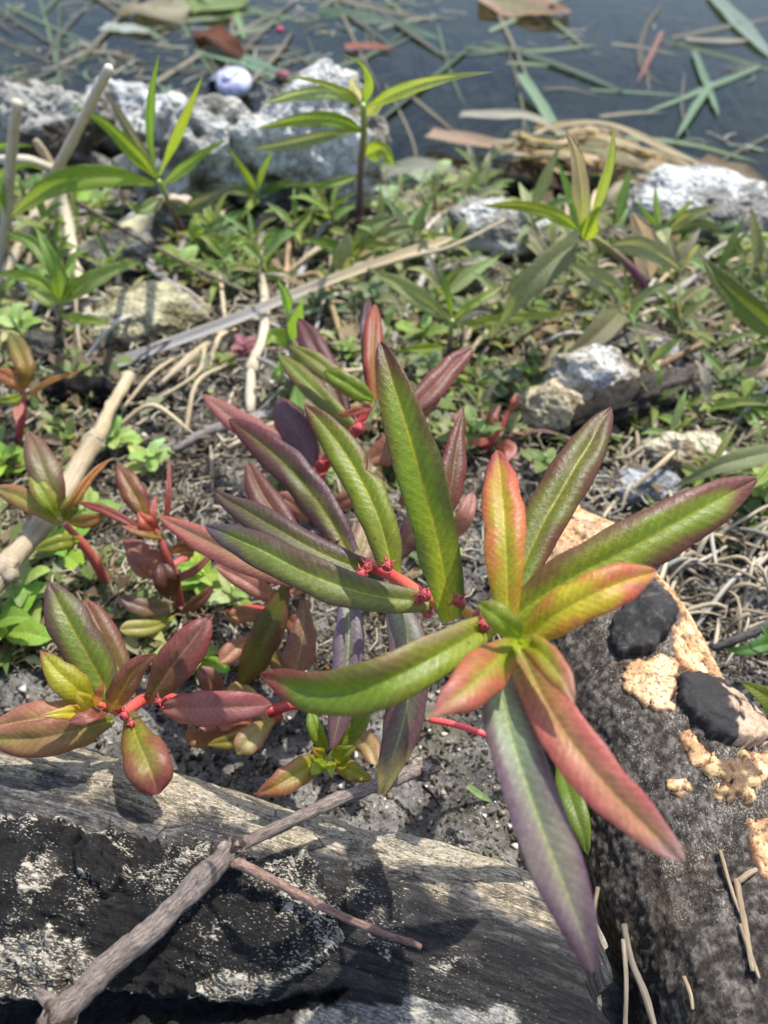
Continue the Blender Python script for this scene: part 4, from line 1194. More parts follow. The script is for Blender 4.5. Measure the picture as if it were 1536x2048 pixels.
Kp = plant('fleshy_plant', 'maroon and pink leaved shoots crowded under the largest plant', P(520, 1330, 0), FP)
stem(Kp, [(478, 1385, -.004), (505, 1310, .01), (545, 1240, .028), (575, 1180, .046)], (22, 26, 26, 20), ((150, 66, 52), (160, 90, 60)))
stem(Kp, [(640, 1400, -.004), (600, 1405, .008), (540, 1420, .012), (500, 1425, .012)], (20, 24, 24, 18), ((150, 44, 44), (176, 56, 52)))
stem(Kp, [(440, 1230, .002), (490, 1215, .012), (550, 1222, .02)], (10, 12, 12), ((170, 70, 60),))
stem(Kp, [(430, 1100, .002), (385, 1110, .01), (330, 1140, .02)], (16, 18, 16), ((150, 84, 80), (160, 90, 84)))
for a in [([(575, 1175, .046), (560, 1130, .056), (545, 1080, .062), (535, 1040, .064)], 54, [(120, 76, 60), (112, 60, 58)], None, 'strap', 0),
          ([(590, 1190, .044), (625, 1150, .05), (660, 1135, .052)], 44, [(150, 100, 84), (130, 84, 84)], None, 'lance', 0),
          ([(560, 1200, .04), (520, 1180, .05), (470, 1150, .054), (430, 1130, .054)], 48, [(176, 120, 104), (186, 124, 112)], [(170, 104, 96)], 'lance', 0),
          ([(540, 1250, .026), (500, 1230, .034), (455, 1235, .036)], 40, [(150, 104, 70), (170, 120, 90)], None, 'obov', 0),
          ([(530, 1270, .022), (480, 1290, .028), (440, 1325, .028)], 44, [(180, 140, 108), (190, 130, 104)], [(170, 100, 84)], 'obov', 0),
          ([(555, 1225, .03), (590, 1250, .036), (610, 1290, .034)], 46, [(130, 96, 66), (150, 84, 66)], None, 'oval', 0),
          ([(520, 1290, .018), (560, 1330, .022), (580, 1380, .02)], 44, [(120, 120, 60), (140, 96, 60)], None, 'lance', 0),
          ([(650, 1400, .008), (700, 1420, .016), (730, 1460, .018)], 50, [(160, 120, 104), (150, 100, 96)], None, 'oval', 0),
          ([(700, 1470, .01), (735, 1490, .02), (752, 1530, .022)], 54, [(176, 160, 116), (190, 160, 120)], [(160, 120, 90)], 'oval', 0),
          ([(500, 1425, .012), (450, 1440, .02), (400, 1455, .022)], 40, [(150, 80, 66), (170, 110, 90)], None, 'obov', 0),
          ([(440, 1400, .01), (420, 1360, .02), (395, 1335, .024)], 50, [(150, 104, 96), (140, 90, 84)], None, 'oval', 0),
          ([(430, 1110, .01), (470, 1085, .02), (510, 1075, .022)], 38, [(130, 84, 70), (150, 96, 84)], None, 'lance', 0),
          ([(330, 1145, .02), (285, 1135, .03), (250, 1105, .033)], 46, [(186, 130, 120), (176, 112, 104)], None, 'ovate', 0),
          ([(380, 1120, .012), (370, 1070, .024), (350, 1030, .028)], 40, [(150, 110, 84), (140, 84, 70)], None, 'oval', 0),
          ([(620, 1040, .03), (590, 1010, .04), (550, 990, .043)], 50, [(150, 96, 84), (160, 100, 90)], None, 'oval', 0),
          ([(640, 1030, .034), (690, 1000, .044), (735, 985, .046)], 44, [(160, 104, 84), (150, 90, 80)], None, 'lance', 0),
          ([(800, 1010, .05), (840, 960, .06), (860, 915, .062)], 50, [(140, 90, 70), (130, 76, 66)], None, 'lance', 0),
          ([(900, 1080, .06), (930, 1030, .07), (945, 985, .072)], 44, [(160, 110, 90), (176, 110, 100)], None, 'oval', 0)]:
    leaf(Kp, a[0], a[1], a[2], a[3], None, a[4], roll=a[5], n=20)

# ------------------------------------------------------------------ lance leaved herbs farther back
HB = 'lance leaved herbs on the bank'


def herb(label, foot, st, wst, leaves, scol=((92, 62, 74), (110, 84, 84), (150, 170, 90)), name='lance_leaved_herb', group=HB):
    """foot: ground pixel. st: stem as (px, py, height); leaves: (pts, width, colours, roll)"""
    g = G(*foot)
    t = plant(name, label, g, group, 'herb')
    C = [g - np.array([0, 0, .006])] + Pts(st)
    R = np.linspace(wst, wst * .6, len(C)) * pxm(g) / 2
    tube('stem', C, R, M['stem'], t, scol, 7, .1)
    for L in leaves:
        leaf(t, L[0], L[1], L[2], None, L[4] if len(L) > 4 else tuple(min(255, v + 24) for v in L[2][0]), 'narrow', L[3], valley=.35, curl=.25, mat='thinleaf', n=18, wave=.02)
    return t


LG, LG2, GG, PG = (122, 150, 52), (150, 172, 62), (140, 146, 104), (128, 118, 112)
zg = lambda px, py: float(G(px, py)[2])
herb('bright green herb in front of the lumpy boulder, long drooping left leaf', (375, 492), [(368, 470, .0), (345, 420, .028), (318, 362, .06)], 16,
     [([(312, 355, .062), (262, 300, .085), (205, 245, .105), (142, 208, .115)], 36, [LG2, LG], 0),
      ([(314, 352, .063), (300, 280, .095), (302, 190, .14), (318, 106, .175)], 26, [(110, 146, 60), (96, 130, 60)], 25),
      ([(318, 352, .063), (345, 290, .09), (378, 215, .125), (405, 152, .15)], 26, [LG2, (140, 150, 50)], 10),
      ([(310, 368, .058), (220, 352, .07), (110, 370, .07), (15, 438, .045)], 56, [LG2, LG, (160, 172, 90)], 0),
      ([(322, 372, .056), (370, 335, .07), (415, 300, .08), (456, 278, .085)], 26, [(140, 164, 84), LG], 0),
      ([(308, 345, .062), (262, 270, .09), (225, 205, .11), (200, 170, .12)], 30, [(120, 126, 96), PG], 0),
      ([(325, 395, .045), (280, 420, .045), (250, 400, .05)], 30, [GG, LG], 0),
      ([(350, 430, .028), (410, 400, .04), (470, 370, .05)], 34, [(120, 134, 76), PG], 0)])
herb('tall purple stemmed herb standing against the water', (718, 445), [(720, 400, .022), (722, 330, .062), (728, 260, .10), (726, 212, .128)], 15,
     [([(722, 208, .13), (680, 180, .15), (630, 162, .158), (575, 152, .158)], 22, [LG2, (170, 176, 80)], 10),
      ([(730, 205, .13), (738, 165, .155), (722, 128, .172), (682, 106, .178)], 26, [LG, LG2], 0),
      ([(732, 215, .128), (800, 182, .145), (890, 156, .158), (985, 144, .162)], 36, [LG2, (176, 178, 116)], 0),
      ([(724, 210, .128), (670, 185, .14), (600, 190, .14), (520, 208, .13)], 30, [(160, 176, 104), (170, 180, 130)], 0),
      ([(726, 262, .10), (670, 240, .115), (600, 240, .115), (512, 258, .105)], 34, [LG, (150, 164, 70)], 0),
      ([(724, 262, .10), (660, 270, .10), (570, 290, .09), (490, 302, .08)], 28, [(130, 142, 84), GG], 0),
      ([(722, 200, .13), (706, 175, .145), (704, 150, .155)], 30, [(206, 196, 170), (190, 184, 150)], 0),
      ([(732, 310, .075), (765, 300, .085), (790, 335, .075)], 46, [LG2, (160, 172, 70)], 0),
      ([(735, 230, .118), (760, 205, .13), (785, 195, .135)], 30, [(160, 170, 100), GG], 0),
      ([(722, 350, .052), (660, 368, .055), (590, 372, .05)], 20, [(130, 146, 80), LG], 0)])
herb('herb on a bent purple stem near the bright white rock', (1295, 640), [(1298, 600, .012), (1270, 545, .035), (1215, 495, .055), (1165, 462, .07)], 20,
     [([(1166, 460, .072), (1165, 400, .10), (1155, 320, .135), (1130, 256, .16)], 46, [(150, 160, 84), PG, (166, 150, 140)], 0),
      ([(1176, 458, .072), (1198, 400, .10), (1220, 325, .135), (1228, 254, .165)], 28, [(150, 166, 74), (124, 140, 80)], 10),
      ([(1158, 462, .071), (1110, 430, .085), (1040, 412, .09), (962, 412, .085)], 32, [LG2, (150, 150, 50)], 0),
      ([(1160, 480, .066), (1110, 520, .066), (1050, 580, .055), (992, 664, .03)], 66, [(104, 112, 70), (120, 124, 86), (160, 170, 110)], 0, (140, 140, 104)),
      ([(1262, 600, .03), (1215, 650, .03), (1150, 710, .022), (1088, 778, .01)], 60, [(120, 124, 70), (118, 112, 76), (104, 92, 70)], 0, (140, 136, 90)),
      ([(1250, 590, .03), (1200, 560, .038), (1130, 525, .04)], 50, [(176, 176, 130), (160, 160, 104)], 0),
      ([(1225, 490, .056), (1275, 492, .062), (1320, 512, .06), (1366, 544, .05)], 48, [(150, 152, 104), (160, 160, 116)], 0),
      ([(1170, 480, .068), (1185, 440, .085), (1200, 410, .095)], 44, [(160, 176, 56), LG2], 0),
      ([(1300, 560, .025), (1290, 480, .05), (1262, 420, .07)], 66, [(184, 164, 150), (170, 146, 136)], 0)], ((84, 48, 62), (104, 60, 80), (140, 150, 70)))
herb('fresh green herb above the round seedlings at left', (115, 712), [(116, 680, .008), (122, 630, .026), (124, 598, .04)], 13,
     [([(122, 598, .04), (118, 560, .055), (98, 505, .07), (70, 452, .08)], 40, [(120, 150, 62), (128, 156, 70)], 0),
      ([(118, 600, .04), (90, 570, .05), (50, 552, .054), (-10, 545, .05)], 30, [LG2, LG], 0),
      ([(130, 605, .04), (170, 570, .05), (225, 540, .056), (285, 525, .056)], 40, [(150, 166, 96), (136, 156, 80)], 0),
      ([(126, 600, .04), (145, 575, .05), (178, 540, .058)], 24, [LG2, LG], 0),
      ([(116, 604, .04), (90, 595, .046), (50, 570, .05)], 36, [(166, 180, 104), (150, 166, 84)], 0),
      ([(112, 560, .05), (70, 490, .065), (10, 462, .066)], 32, [(124, 146, 80), LG], 0),
      ([(122, 632, .03), (180, 640, .034), (230, 650, .03)], 26, [(150, 166, 74), LG2], 0)], ((60, 36, 40), (84, 60, 56), (150, 164, 80)))
herb('pale herb standing in the green patch right of the flat reed', (900, 712), [(900, 690, .01), (902, 660, .024), (905, 640, .032)], 16,
     [([(900, 640, .033), (860, 612, .044), (800, 570, .054), (736, 536, .056)], 44, [(166, 172, 110), (150, 160, 96)], 0),
      ([(896, 640, .033), (850, 600, .046), (790, 572, .052)], 26, [LG, LG2], 0),
      ([(908, 640, .033), (940, 612, .042), (975, 590, .046), (1008, 572, .047)], 24, [LG2, (160, 172, 104)], 0),
      ([(904, 636, .034), (896, 590, .052), (884, 545, .064), (876, 512, .07)], 16, [LG, (110, 136, 56)], 10),
      ([(910, 650, .03), (980, 640, .036), (1060, 632, .034), (1152, 630, .026)], 26, [(150, 162, 66), (150, 160, 76)], 0),
      ([(912, 645, .03), (950, 620, .035), (990, 625, .034)], 34, [(110, 112, 104), PG], 0),
      ([(890, 695, .012), (830, 698, .02), (785, 704, .02)], 24, [(150, 156, 46), LG], 0)])
herb('herb with its leaves cut by the left edge of the photo', (-60, 480), [(-40, 440, .02), (-25, 400, .04)], 14,
     [([(-20, 395, .042), (10, 345, .06), (60, 330, .066), (95, 345, .062)], 22, [LG2, LG], 0),
      ([(-20, 300, .08), (20, 290, .085), (70, 292, .084)], 16, [LG2, LG], 0),
      ([(-20, 330, .07), (2, 380, .06), (12, 430, .045)], 22, [(90, 130, 60), LG], 0),
      ([(-25, 480, .01), (0, 400, .04), (-4, 340, .06)], 30, [(90, 130, 60), LG], 0)])
herb('short narrow leaved herb in front of the bright white rock', (1330, 500), [(1328, 480, .012), (1322, 455, .03)], 12,
     [([(1320, 455, .03), (1312, 410, .052), (1310, 365, .07)], 18, [(116, 140, 80), (120, 146, 90)], 20),
      ([(1316, 456, .03), (1290, 425, .045), (1262, 395, .055)], 14, [(120, 146, 70), LG], 0),
      ([(1326, 456, .03), (1360, 425, .042), (1392, 396, .055)], 14, [(130, 150, 80), LG], 0),
      ([(1330, 465, .026), (1380, 430, .04), (1440, 412, .045)], 30, [(150, 152, 96), (160, 160, 110)], 0),
      ([(1336, 470, .022), (1400, 450, .03), (1460, 470, .025)], 26, [(96, 110, 70), (110, 120, 80)], 0),
      ([(1322, 460, .03), (1330, 480, .04), (1332, 505, .035)], 40, [(196, 196, 150), (170, 176, 120)], 0)])
herb('dark green and purple herb leaf pointing up at the right edge', (1580, 800), [(1580, 740, .02), (1570, 690, .035)], 16,
     [([(1570, 680, .038), (1500, 620, .055), (1440, 560, .065), (1400, 508, .07)], 60, [(110, 128, 50), (104, 118, 48), (96, 100, 62)], 0),
      ([(1575, 690, .036), (1530, 740, .036), (1470, 740, .03)], 50, [(176, 156, 130), (170, 150, 124)], 0),
      ([(1575, 700, .034), (1545, 600, .05), (1530, 560, .06)], 34, [(120, 140, 60), LG], 0)])
herb('grey green leaved herb cut by the right edge above the long leaf tip', (1600, 960), [(1590, 930, .015), (1575, 905, .025)], 16,
     [([(1570, 900, .028), (1500, 915, .035), (1430, 935, .034), (1345, 975, .022)], 50, [(140, 146, 100), (120, 126, 88)], 0, (190, 186, 140)),
      ([(1570, 905, .026), (1520, 960, .032), (1480, 985, .03)], 40, [(140, 160, 66), (120, 140, 56)], 0)])
herb('glossy green pair of leaves at the right edge beside the orange bark', (1600, 1330), [(1590, 1310, .012), (1575, 1290, .02)], 16,
     [([(1572, 1285, .022), (1530, 1290, .03), (1490, 1300, .03), (1448, 1300, .026)], 44, [(96, 138, 66), (90, 130, 64)], 0),
      ([(1572, 1290, .02), (1545, 1280, .035), (1520, 1245, .04)], 40, [(130, 160, 90), (104, 140, 70)], 0),
      ([(1578, 1450, .03), (1545, 1400, .045), (1480, 1364, .05)], 70, [(132, 150, 46), (110, 120, 44)], 0)])
herb('tiny narrow herb between the boulder and the tall purple stem', (520, 425), [(516, 405, .014), (515, 385, .024)], 9,
     [([(514, 385, .024), (490, 345, .05), (455, 292, .075)], 18, [LG2, LG], 10),
      ([(516, 385, .024), (522, 350, .04), (545, 300, .065)], 16, [(120, 146, 70), LG], 10),
      ([(512, 388, .022), (470, 380, .03), (420, 385, .03)], 24, [(140, 156, 90), GG], 0),
      ([(518, 390, .02), (560, 370, .03), (610, 366, .03)], 20, [(110, 140, 60), LG], 0),
      ([(515, 392, .02), (500, 410, .026), (480, 440, .02)], 24, [(150, 166, 84), LG2], 0)])
herb('small green herb under the curved white dead leaf', (400, 520), [(402, 500, .01), (404, 480, .016)], 9,
     [([(402, 480, .017), (425, 455, .026), (470, 430, .03), (500, 415, .034)], 26, [(126, 150, 84), (110, 136, 70)], 0),
      ([(400, 482, .016), (390, 455, .028), (398, 430, .034)], 40, [(170, 190, 90), (150, 176, 80)], 0),
      ([(404, 486, .015), (430, 470, .022), (450, 460, .024)], 40, [(150, 170, 110), (160, 170, 120)], 0),
      ([(400, 490, .012), (440, 485, .02), (500, 470, .02)], 36, [(160, 172, 104), LG2], 0)])
herb('pale oval leaved herb under the tall purple stem', (690, 560), [(692, 535, .01), (694, 510, .018)], 9,
     [([(692, 540, .012), (686, 505, .026), (700, 475, .034)], 56, [(160, 166, 104), (166, 170, 116)], 0),
      ([(700, 520, .015), (740, 495, .025), (790, 490, .026)], 40, [(150, 160, 80), (140, 156, 70)], 0),
      ([(696, 515, .016), (660, 490, .024), (620, 480, .026)], 36, [(110, 136, 60), LG], 0),
      ([(700, 510, .017), (740, 455, .034), (800, 430, .038)], 40, [(140, 160, 80), GG], 0),
      ([(704, 512, .016), (760, 470, .028), (850, 450, .03)], 30, [(150, 160, 90), GG], 0)])
herb('upright fresh green shoot beside the broken reed stalk', (590, 830), [(588, 760, .016), (582, 690, .034), (575, 620, .056)], 15,
     [([(578, 625, .055), (572, 595, .066), (556, 560, .078)], 26, [(130, 170, 70), (140, 176, 84)], 0),
      ([(584, 680, .038), (594, 640, .055), (606, 598, .07)], 36, [(136, 172, 60), (150, 184, 84)], 0),
      ([(580, 690, .034), (550, 670, .042), (530, 690, .04)], 40, [(140, 166, 66), (150, 176, 80)], 0),
      ([(586, 720, .026), (560, 740, .034), (540, 760, .03)], 46, [(120, 156, 60), (130, 164, 74)], 0),
      ([(590, 740, .02), (612, 700, .032), (650, 665, .04)], 34, [(120, 150, 70), (136, 160, 80)], 0),
      ([(588, 770, .014), (600, 830, .02), (620, 860, .016)], 36, [(110, 140, 70), (120, 150, 80)], 0)])

def small_herb(px, py, hpx, label, pal, group, nl):
    if 215 < px < 430 and 420 < py < 580: px -= 190; py += 60
    g = G(px, py); s = pxm(g)
    t = plant('lance_leaved_herb', label, g, group, 'herb')
    hgt = hpx * s
    top = g + np.array([rnd.uniform(-.3, .3) * hgt, rnd.uniform(-.3, .2) * hgt, hgt * rnd.uniform(.5, .9)])
    tube('stem', [g - [0, 0, .004], (g + top) / 2 + [rnd.uniform(-.1, .1) * hgt, 0, 0], top], [5 * s, 4 * s, 3 * s], M['stem'], t, ((96, 70, 72), (130, 130, 90)), 6, .1, n=7)
    a0 = rnd.uniform(0, 6.28)
    for k in range(nl):
        f = k / nl
        b = g + (top - g) * (.35 + .65 * (1 - f))
        a = a0 + k * 2.4
        L = hpx * s * rnd.uniform(.7, 1.25)
        e = rnd.uniform(.55, 1.1) * (1 - f) + .1
        d = np.array([math.cos(a) * math.cos(e), math.sin(a) * math.cos(e), math.sin(e)])
        q = [b, b + d * L * .5, b + d * L * .95 - [0, 0, L * rnd.uniform(.05, .3)]]
        c = rnd.choice(pal)
        c2 = tuple(min(255, int(v * rnd.uniform(.85, 1.15))) for v in c)
        leaf(t, q, L * rnd.uniform(.12, .2), [c, c2], None, tuple(min(255, v + 22) for v in c), 'narrow', 0, valley=.35, curl=.2, mat='thinleaf', n=12, hi=False, world=True, face=(rnd.uniform(-.3, .3), -.6, 1), wave=.02)


PH = [(140, 150, 96), (156, 160, 112), (128, 136, 84), (150, 144, 118), (116, 140, 66)]
GH = [(126, 152, 66), (146, 168, 80), (110, 136, 62), (150, 166, 100)]
for (n_, x0, x1, y0, y1, h0, h1, pal_, lab, grp) in [
    (26, 780, 1240, 470, 660, 60, 130, PH, 'small pale narrow leaved herb among the herbs right of the flat reed', 'small pale herbs right of the flat reed'),
    (26, 1230, 1540, 500, 740, 60, 130, PH, 'small grey green narrow leaved herb between the stones at far right', 'small herbs between the stones at far right'),
    (16, 1250, 1540, 740, 980, 60, 120, GH + PH, 'small narrow leaved herb behind the longest right leaf', 'small herbs behind the longest right leaf'),
    (12, 420, 760, 470, 640, 50, 100, GH, 'small bright narrow leaved herb before the broad pitted boulder', 'small herbs before the boulders'),
    (9, -10, 280, 430, 640, 60, 110, GH, 'small bright narrow leaved herb among the dry reeds at left', 'small herbs among the dry reeds'),
    (16, 600, 1000, 400, 470, 50, 110, PH, 'small pale narrow leaved herb on the strip beside the water', 'small herbs beside the water'),
    (8, 900, 1100, 680, 860, 50, 90, PH + GH, 'small narrow leaved herb behind the upright orange leaf', 'small herbs behind the orange leaf')]:
    for _ in range(n_):
        small_herb(rnd.uniform(x0, x1), rnd.uniform(y0, y1), rnd.uniform(h0, h1), lab, pal_, grp, rnd.randrange(5, 9))

# ------------------------------------------------------------------ round leaved seedlings
SG = 'light green seedlings on the soil'


def seedling(px, py, w, label, cols, nl=6, tall=.6, upk=.35):
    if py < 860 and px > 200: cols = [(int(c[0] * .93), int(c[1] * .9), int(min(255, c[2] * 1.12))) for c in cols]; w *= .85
    g = G(px, py)
    s = pxm(g)
    t = plant('seedling', label, g, SG, 'seedling')
    hgt = w * s * tall
    lean = np.array([rnd.uniform(-.2, .2), rnd.uniform(-.2, .1), 0]) * hgt
    top = g + np.array([0, 0, hgt]) + lean
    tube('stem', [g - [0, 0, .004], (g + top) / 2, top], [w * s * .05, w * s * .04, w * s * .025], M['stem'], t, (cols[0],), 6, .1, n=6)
    a0 = rnd.uniform(0, 6.28)
    for k in range(nl):
        f = 1 - (k // 2) / max(1, nl / 2)
        a = a0 + (k % 2) * math.pi + (k // 2) * 1.57 + rnd.uniform(-.3, .3)
        b = g + (top - g) * (1 - .75 * f * rnd.uniform(.7, 1))
        L = w * s * (.34 + .3 * f) * rnd.uniform(.85, 1.15)
        d = np.array([math.cos(a), math.sin(a) * .9, 0])
        e = upk + .5 * (1 - f)
        q = [b, b + d * L * .55 + [0, 0, L * e * .5], b + d * L + [0, 0, L * e * .55]]
        c = cols[k % len(cols)]
        c2 = tuple(min(255, int(v * rnd.uniform(.9, 1.15))) for v in c)
        leaf(t, q, L * rnd.uniform(.42, .6), [c, c2], None, tuple(min(255, v + 20) for v in c), 'ovate' if k % 3 else 'oval', 0, valley=.25, curl=.2, mat='thinleaf', n=12, hi=False, world=True, face=(0, -.25, 1))


SC = [(156, 182, 70), (166, 194, 92), (136, 168, 66)]
SC2 = [(166, 190, 108), (154, 176, 94), (180, 198, 124)]
SC3 = [(122, 146, 78), (140, 158, 90), (110, 134, 70)]
for i, (px, py, w, cs, lab) in enumerate([
    (40, 1300, 190, SC, 'leafy light green seedling left of the low broad leaved plant'),
    (60, 1225, 150, SC2, 'leafy green seedling under the thick end of the pale reed'),
    (130, 1120, 130, SC, 'pale green seedling beside the curved red stem'),
    (185, 1060, 110, SC2, 'light green seedling behind the curved red stem'),
    (20, 960, 120, SC, 'yellow green seedling at the left edge under the red stem'),
    (60, 700, 110, SC2, 'round leaved seedling at the left edge under the fresh herb'),
    (0, 680, 90, SC2, 'round leaved seedling cut by the left edge of the photo'),
    (420, 1180, 120, SC, 'yellow green seedling under the pink leaf of the largest plant'),
    (470, 1215, 110, SC2, 'seedling with toothed pale leaves below the lilac hanging leaf'),
    (300, 950, 100, SC2, 'pale seedling beside the grey broken stick'),
    (240, 900, 90, SC2, 'pale seedling just right of the reed joint'),
    (210, 440, 90, SC, 'yellow seedling in front of the rounded pale rock'),
    (150, 420, 90, SC, 'yellow green seedling among the leaning dry reeds'),
    (60, 420, 110, SC3, 'green seedling at the foot of the leaning dry reeds'),
    (440, 530, 130, SC3, 'dense green seedling left of the charred chunk'),
    (380, 570, 120, SC, 'yellow green seedling beside the grey bent stick'),
    (470, 600, 110, SC3, 'green seedling above the flat grey reed'),
    (640, 640, 120, SC3, 'green seedling under the middle of the flat reed'),
    (760, 640, 140, SC3, 'dark green seedling right behind the largest plant'),
    (820, 560, 130, SC3, 'green seedling beside the pale bare stick'),
    (850, 700, 120, SC, 'yellow green seedling at the foot of the pale herb'),
    (930, 480, 120, SC2, 'pale seedling behind the low pale rock'),
    (980, 470, 100, SC3, 'green seedling left of the low pale rock'),
    (780, 440, 100, SC2, 'pale seedling at the water edge below the tall herb'),
    (860, 400, 120, SC2, 'pale seedling standing at the water edge'),
    (1240, 540, 90, SC3, 'green seedling under the bent purple stem'),
    (1380, 640, 90, SC3, 'green seedling by the curved bare twig'),
    (1280, 700, 50, SC3, 'tiny green seedling on the small grey stone'),
    (1430, 500, 110, SC3, 'dark green seedling before the bright white rock'),
    (1510, 520, 110, SC, 'yellow green seedling at the right edge before the bright white rock'),
    (1470, 850, 150, SC, 'yellow green seedling right of the charred stick'),
    (1520, 800, 140, SC3, 'green seedling at the right edge above the charred stick'),
    (1440, 790, 110, SC3, 'green seedling beside the white coiled shell'),
    (1000, 800, 120, SC3, 'green seedling left of the yellowish stone'),
    (940, 900, 120, SC3, 'green seedling behind the long upright leaf'),
    (860, 770, 110, SC3, 'green seedling right behind the purplish plant'),
    (1080, 950, 90, SC3, 'green seedling below the yellowish stone'),
    (1520, 1010, 120, SC, 'yellow green seedling behind the tip of the longest right leaf'),
    (490, 720, 90, [(170, 110, 96), (186, 130, 110)], 'pinkish seedling behind the broken pale stalk'),
    (700, 720, 70, SC, 'small bright seedling above the purplish plant'),
    (560, 480, 90, SC3, 'green seedling over the charred chunk'),
    (1180, 1260, 70, SC3, 'small seedling hidden beside the black fungus lump'),
    (410, 1330, 110, SC, 'dull green seedling behind the truncated red leaf'),
    (300, 1290, 100, SC2, 'pale seedling behind the low broad leaved plant'),
]):
    seedling(px, py, w, lab, cs, 6 + i % 4, .62, .3)

# ------------------------------------------------------------------ reeds, sticks and twigs
TAN = ((180, 160, 126), (200, 184, 152))
GRY = ((140, 134, 128), (168, 160, 150))


def stick(name, label, cat, pts, wpx, cols, mat='straw', rough=.12, flat=1.0, sides=10, group=None, ground=False, joints=(), n=None):
    C = [G(p[0], p[1]) + np.array([0, 0, p[2]]) for p in pts] if ground else Pts(pts)
    R = np.array([w * pxm(C[min(int(i * len(C) / len(wpx)), len(C) - 1)]) / 2 for i, w in enumerate(wpx)])
    o = tube(name, C, R, M[mat], None, cols, sides * (2 if name == 'charred_wood' else 1), rough, flat, C[0], rnd.randrange(99), (n or 0) * (2 if name == 'charred_wood' else 1) or n, .45 if name == 'charred_wood' else .08)
    tag(o, label, cat, group)
    for (px, py, z, w) in joints:
        g = G(px, py) + np.array([0, 0, z]) if ground else P(px, py, z)
        V, F = ICO[3]
        r = w * pxm(g) / 2
        k = 1 + .35 * fbm(V * 1.6 + px, 3, 4)
        V = V * k[:, None] * r * [1, 1, .85]
        mesh('joint', V + g, F, M[mat], o, np.tile(ramp(cols, np.array([.5]))[0] * .85, (len(V), 1)), np.stack([V[:, 0], V[:, 1]], -1))
    return o


stick('reed_stalk', 'thick pale reed stalk with a swollen joint in front at left', 'reed', [(-40, 1200, .035), (20, 1125, .036), (90, 1040, .034), (150, 945, .03), (186, 885, .026)], (50, 46, 43, 40, 37), ((172, 156, 126), (190, 174, 144), (172, 154, 122)), joints=((8, 1135, .038, 62), (186, 884, .026, 47)), sides=14, rough=.16, n=40)
stick('reed_stalk', 'split pale reed piece rising from the swollen joint', 'reed', [(192, 880, .027), (220, 820, .024), (258, 752, .02)], (32, 26, 24), ((186, 164, 128), (204, 184, 148)), sides=10, rough=.15, n=20)
RD = 'dry reeds leaning at the left of the shore'
stick('reed_stalk', 'dry reed leaning up over the rocks to a blunt tip', 'reed', [(108, 350, .05), (150, 270, .09), (185, 200, .13), (218, 138, .165)], (22, 20, 20, 20), ((226, 210, 180), (240, 228, 202)), group=RD, joints=((110, 345, .05, 44),))
stick('reed_stalk', 'dry reed running down from the joint to the flat grey reed', 'reed', [(112, 350, .05), (128, 420, .03), (150, 520, .012), (180, 640, .008), (200, 700, .004)], (26, 24, 22, 21, 19), ((224, 208, 178), (232, 218, 190)), group=RD)
stick('reed_stalk', 'short dry reed crossing behind the leaning one', 'reed', [(112, 345, .05), (90, 310, .06), (70, 280, .07)], (20, 18, 14), ((150, 130, 104), (176, 160, 130)), group=RD)
stick('reed_stalk', 'pale broken reed standing at the left edge before the brown rock', 'reed', [(0, 540, .0), (14, 420, .04), (22, 310, .08), (34, 205, .12)], (22, 22, 22, 20), ((196, 180, 152), (226, 212, 184)), group=RD)
stick('reed_stalk', 'weathered reed slanting down at the left edge', 'reed', [(110, 380, .03), (70, 440, .02), (30, 510, .01), (-20, 610, .0)], (25, 25, 21, 18), ((206, 192, 164), (180, 164, 136)), group=RD)
stick('reed_stalk', 'thin pale reed across the left edge under the drooping leaf', 'reed', [(-20, 320, .06), (60, 322, .06), (130, 350, .05)], (16, 20, 18), ((222, 214, 196), (206, 190, 160)), group=RD)
# the long flat reed across the middle
C = Pts([(205, 738, .012), (330, 692, .015), (470, 640, .019), (590, 590, .022), (720, 540, .025), (905, 476, .028)])
FLAT = -32
tag(leaf(None, C, 24 * pxm(C[2]), [(176, 172, 174), (190, 186, 180), (206, 190, 156), (220, 200, 156)], [(196, 190, 184), (214, 202, 178), (226, 206, 166), (226, 204, 160)], None, 'strip', FLAT, .8, .3, .0, None, 60, .3, .02, None, 'straw', 'flat_reed', True, None, True, None, 5, C[0]), 'long flat grey reed lying across the middle of the bank', 'reed')
stick('twig', 'smooth grey bent stick under the flat reed', 'stick', [(268, 540, .012), (330, 588, .012), (385, 635, .010), (425, 660, .006)], (14, 18, 18, 12), GRY, 'twig', ground=True)
stick('twig', 'thin dark twig arching from the joint over the soil', 'twig', [(155, 405, .05), (250, 462, .04), (330, 505, .03), (420, 550, .024), (515, 595, .012)], (10, 9, 8, 8, 7), ((96, 84, 70), (130, 118, 96)), 'twig')
stick('reed_stalk', 'short tan reed piece below the flat reed', 'reed', [(450, 690, .010), (420, 718, .010), (370, 752, .008), (320, 786, .005)], (12, 18, 18, 10), TAN, ground=True)
stick('straw', 'long thin pale straw curving below the short tan reed', 'straw', [(415, 725, .010), (405, 770, .010), (360, 805, .010), (300, 828, .008), (225, 826, .006)], (9, 9, 8, 7, 5), ((186, 170, 136), (200, 186, 150)), ground=True)
stick('reed_stalk', 'pale thin stalk with a knotted bend left of the purplish plant', 'reed', [(528, 470, .012), (524, 560, .012), (534, 640, .014), (532, 720, .016), (510, 782, .016), (504, 850, .008)], (14, 16, 18, 22, 20, 20), ((150, 144, 132), (206, 190, 160), (220, 204, 176)), ground=True, joints=((512, 782, .016, 28),))
stick('twig', 'grey broken stick with a cut end left of the purplish plant', 'stick', [(352, 925, .008), (400, 905, .010), (460, 880, .010), (560, 850, .008), (640, 815, .004)], (16, 24, 26, 24, 20), GRY, 'twig', ground=True)
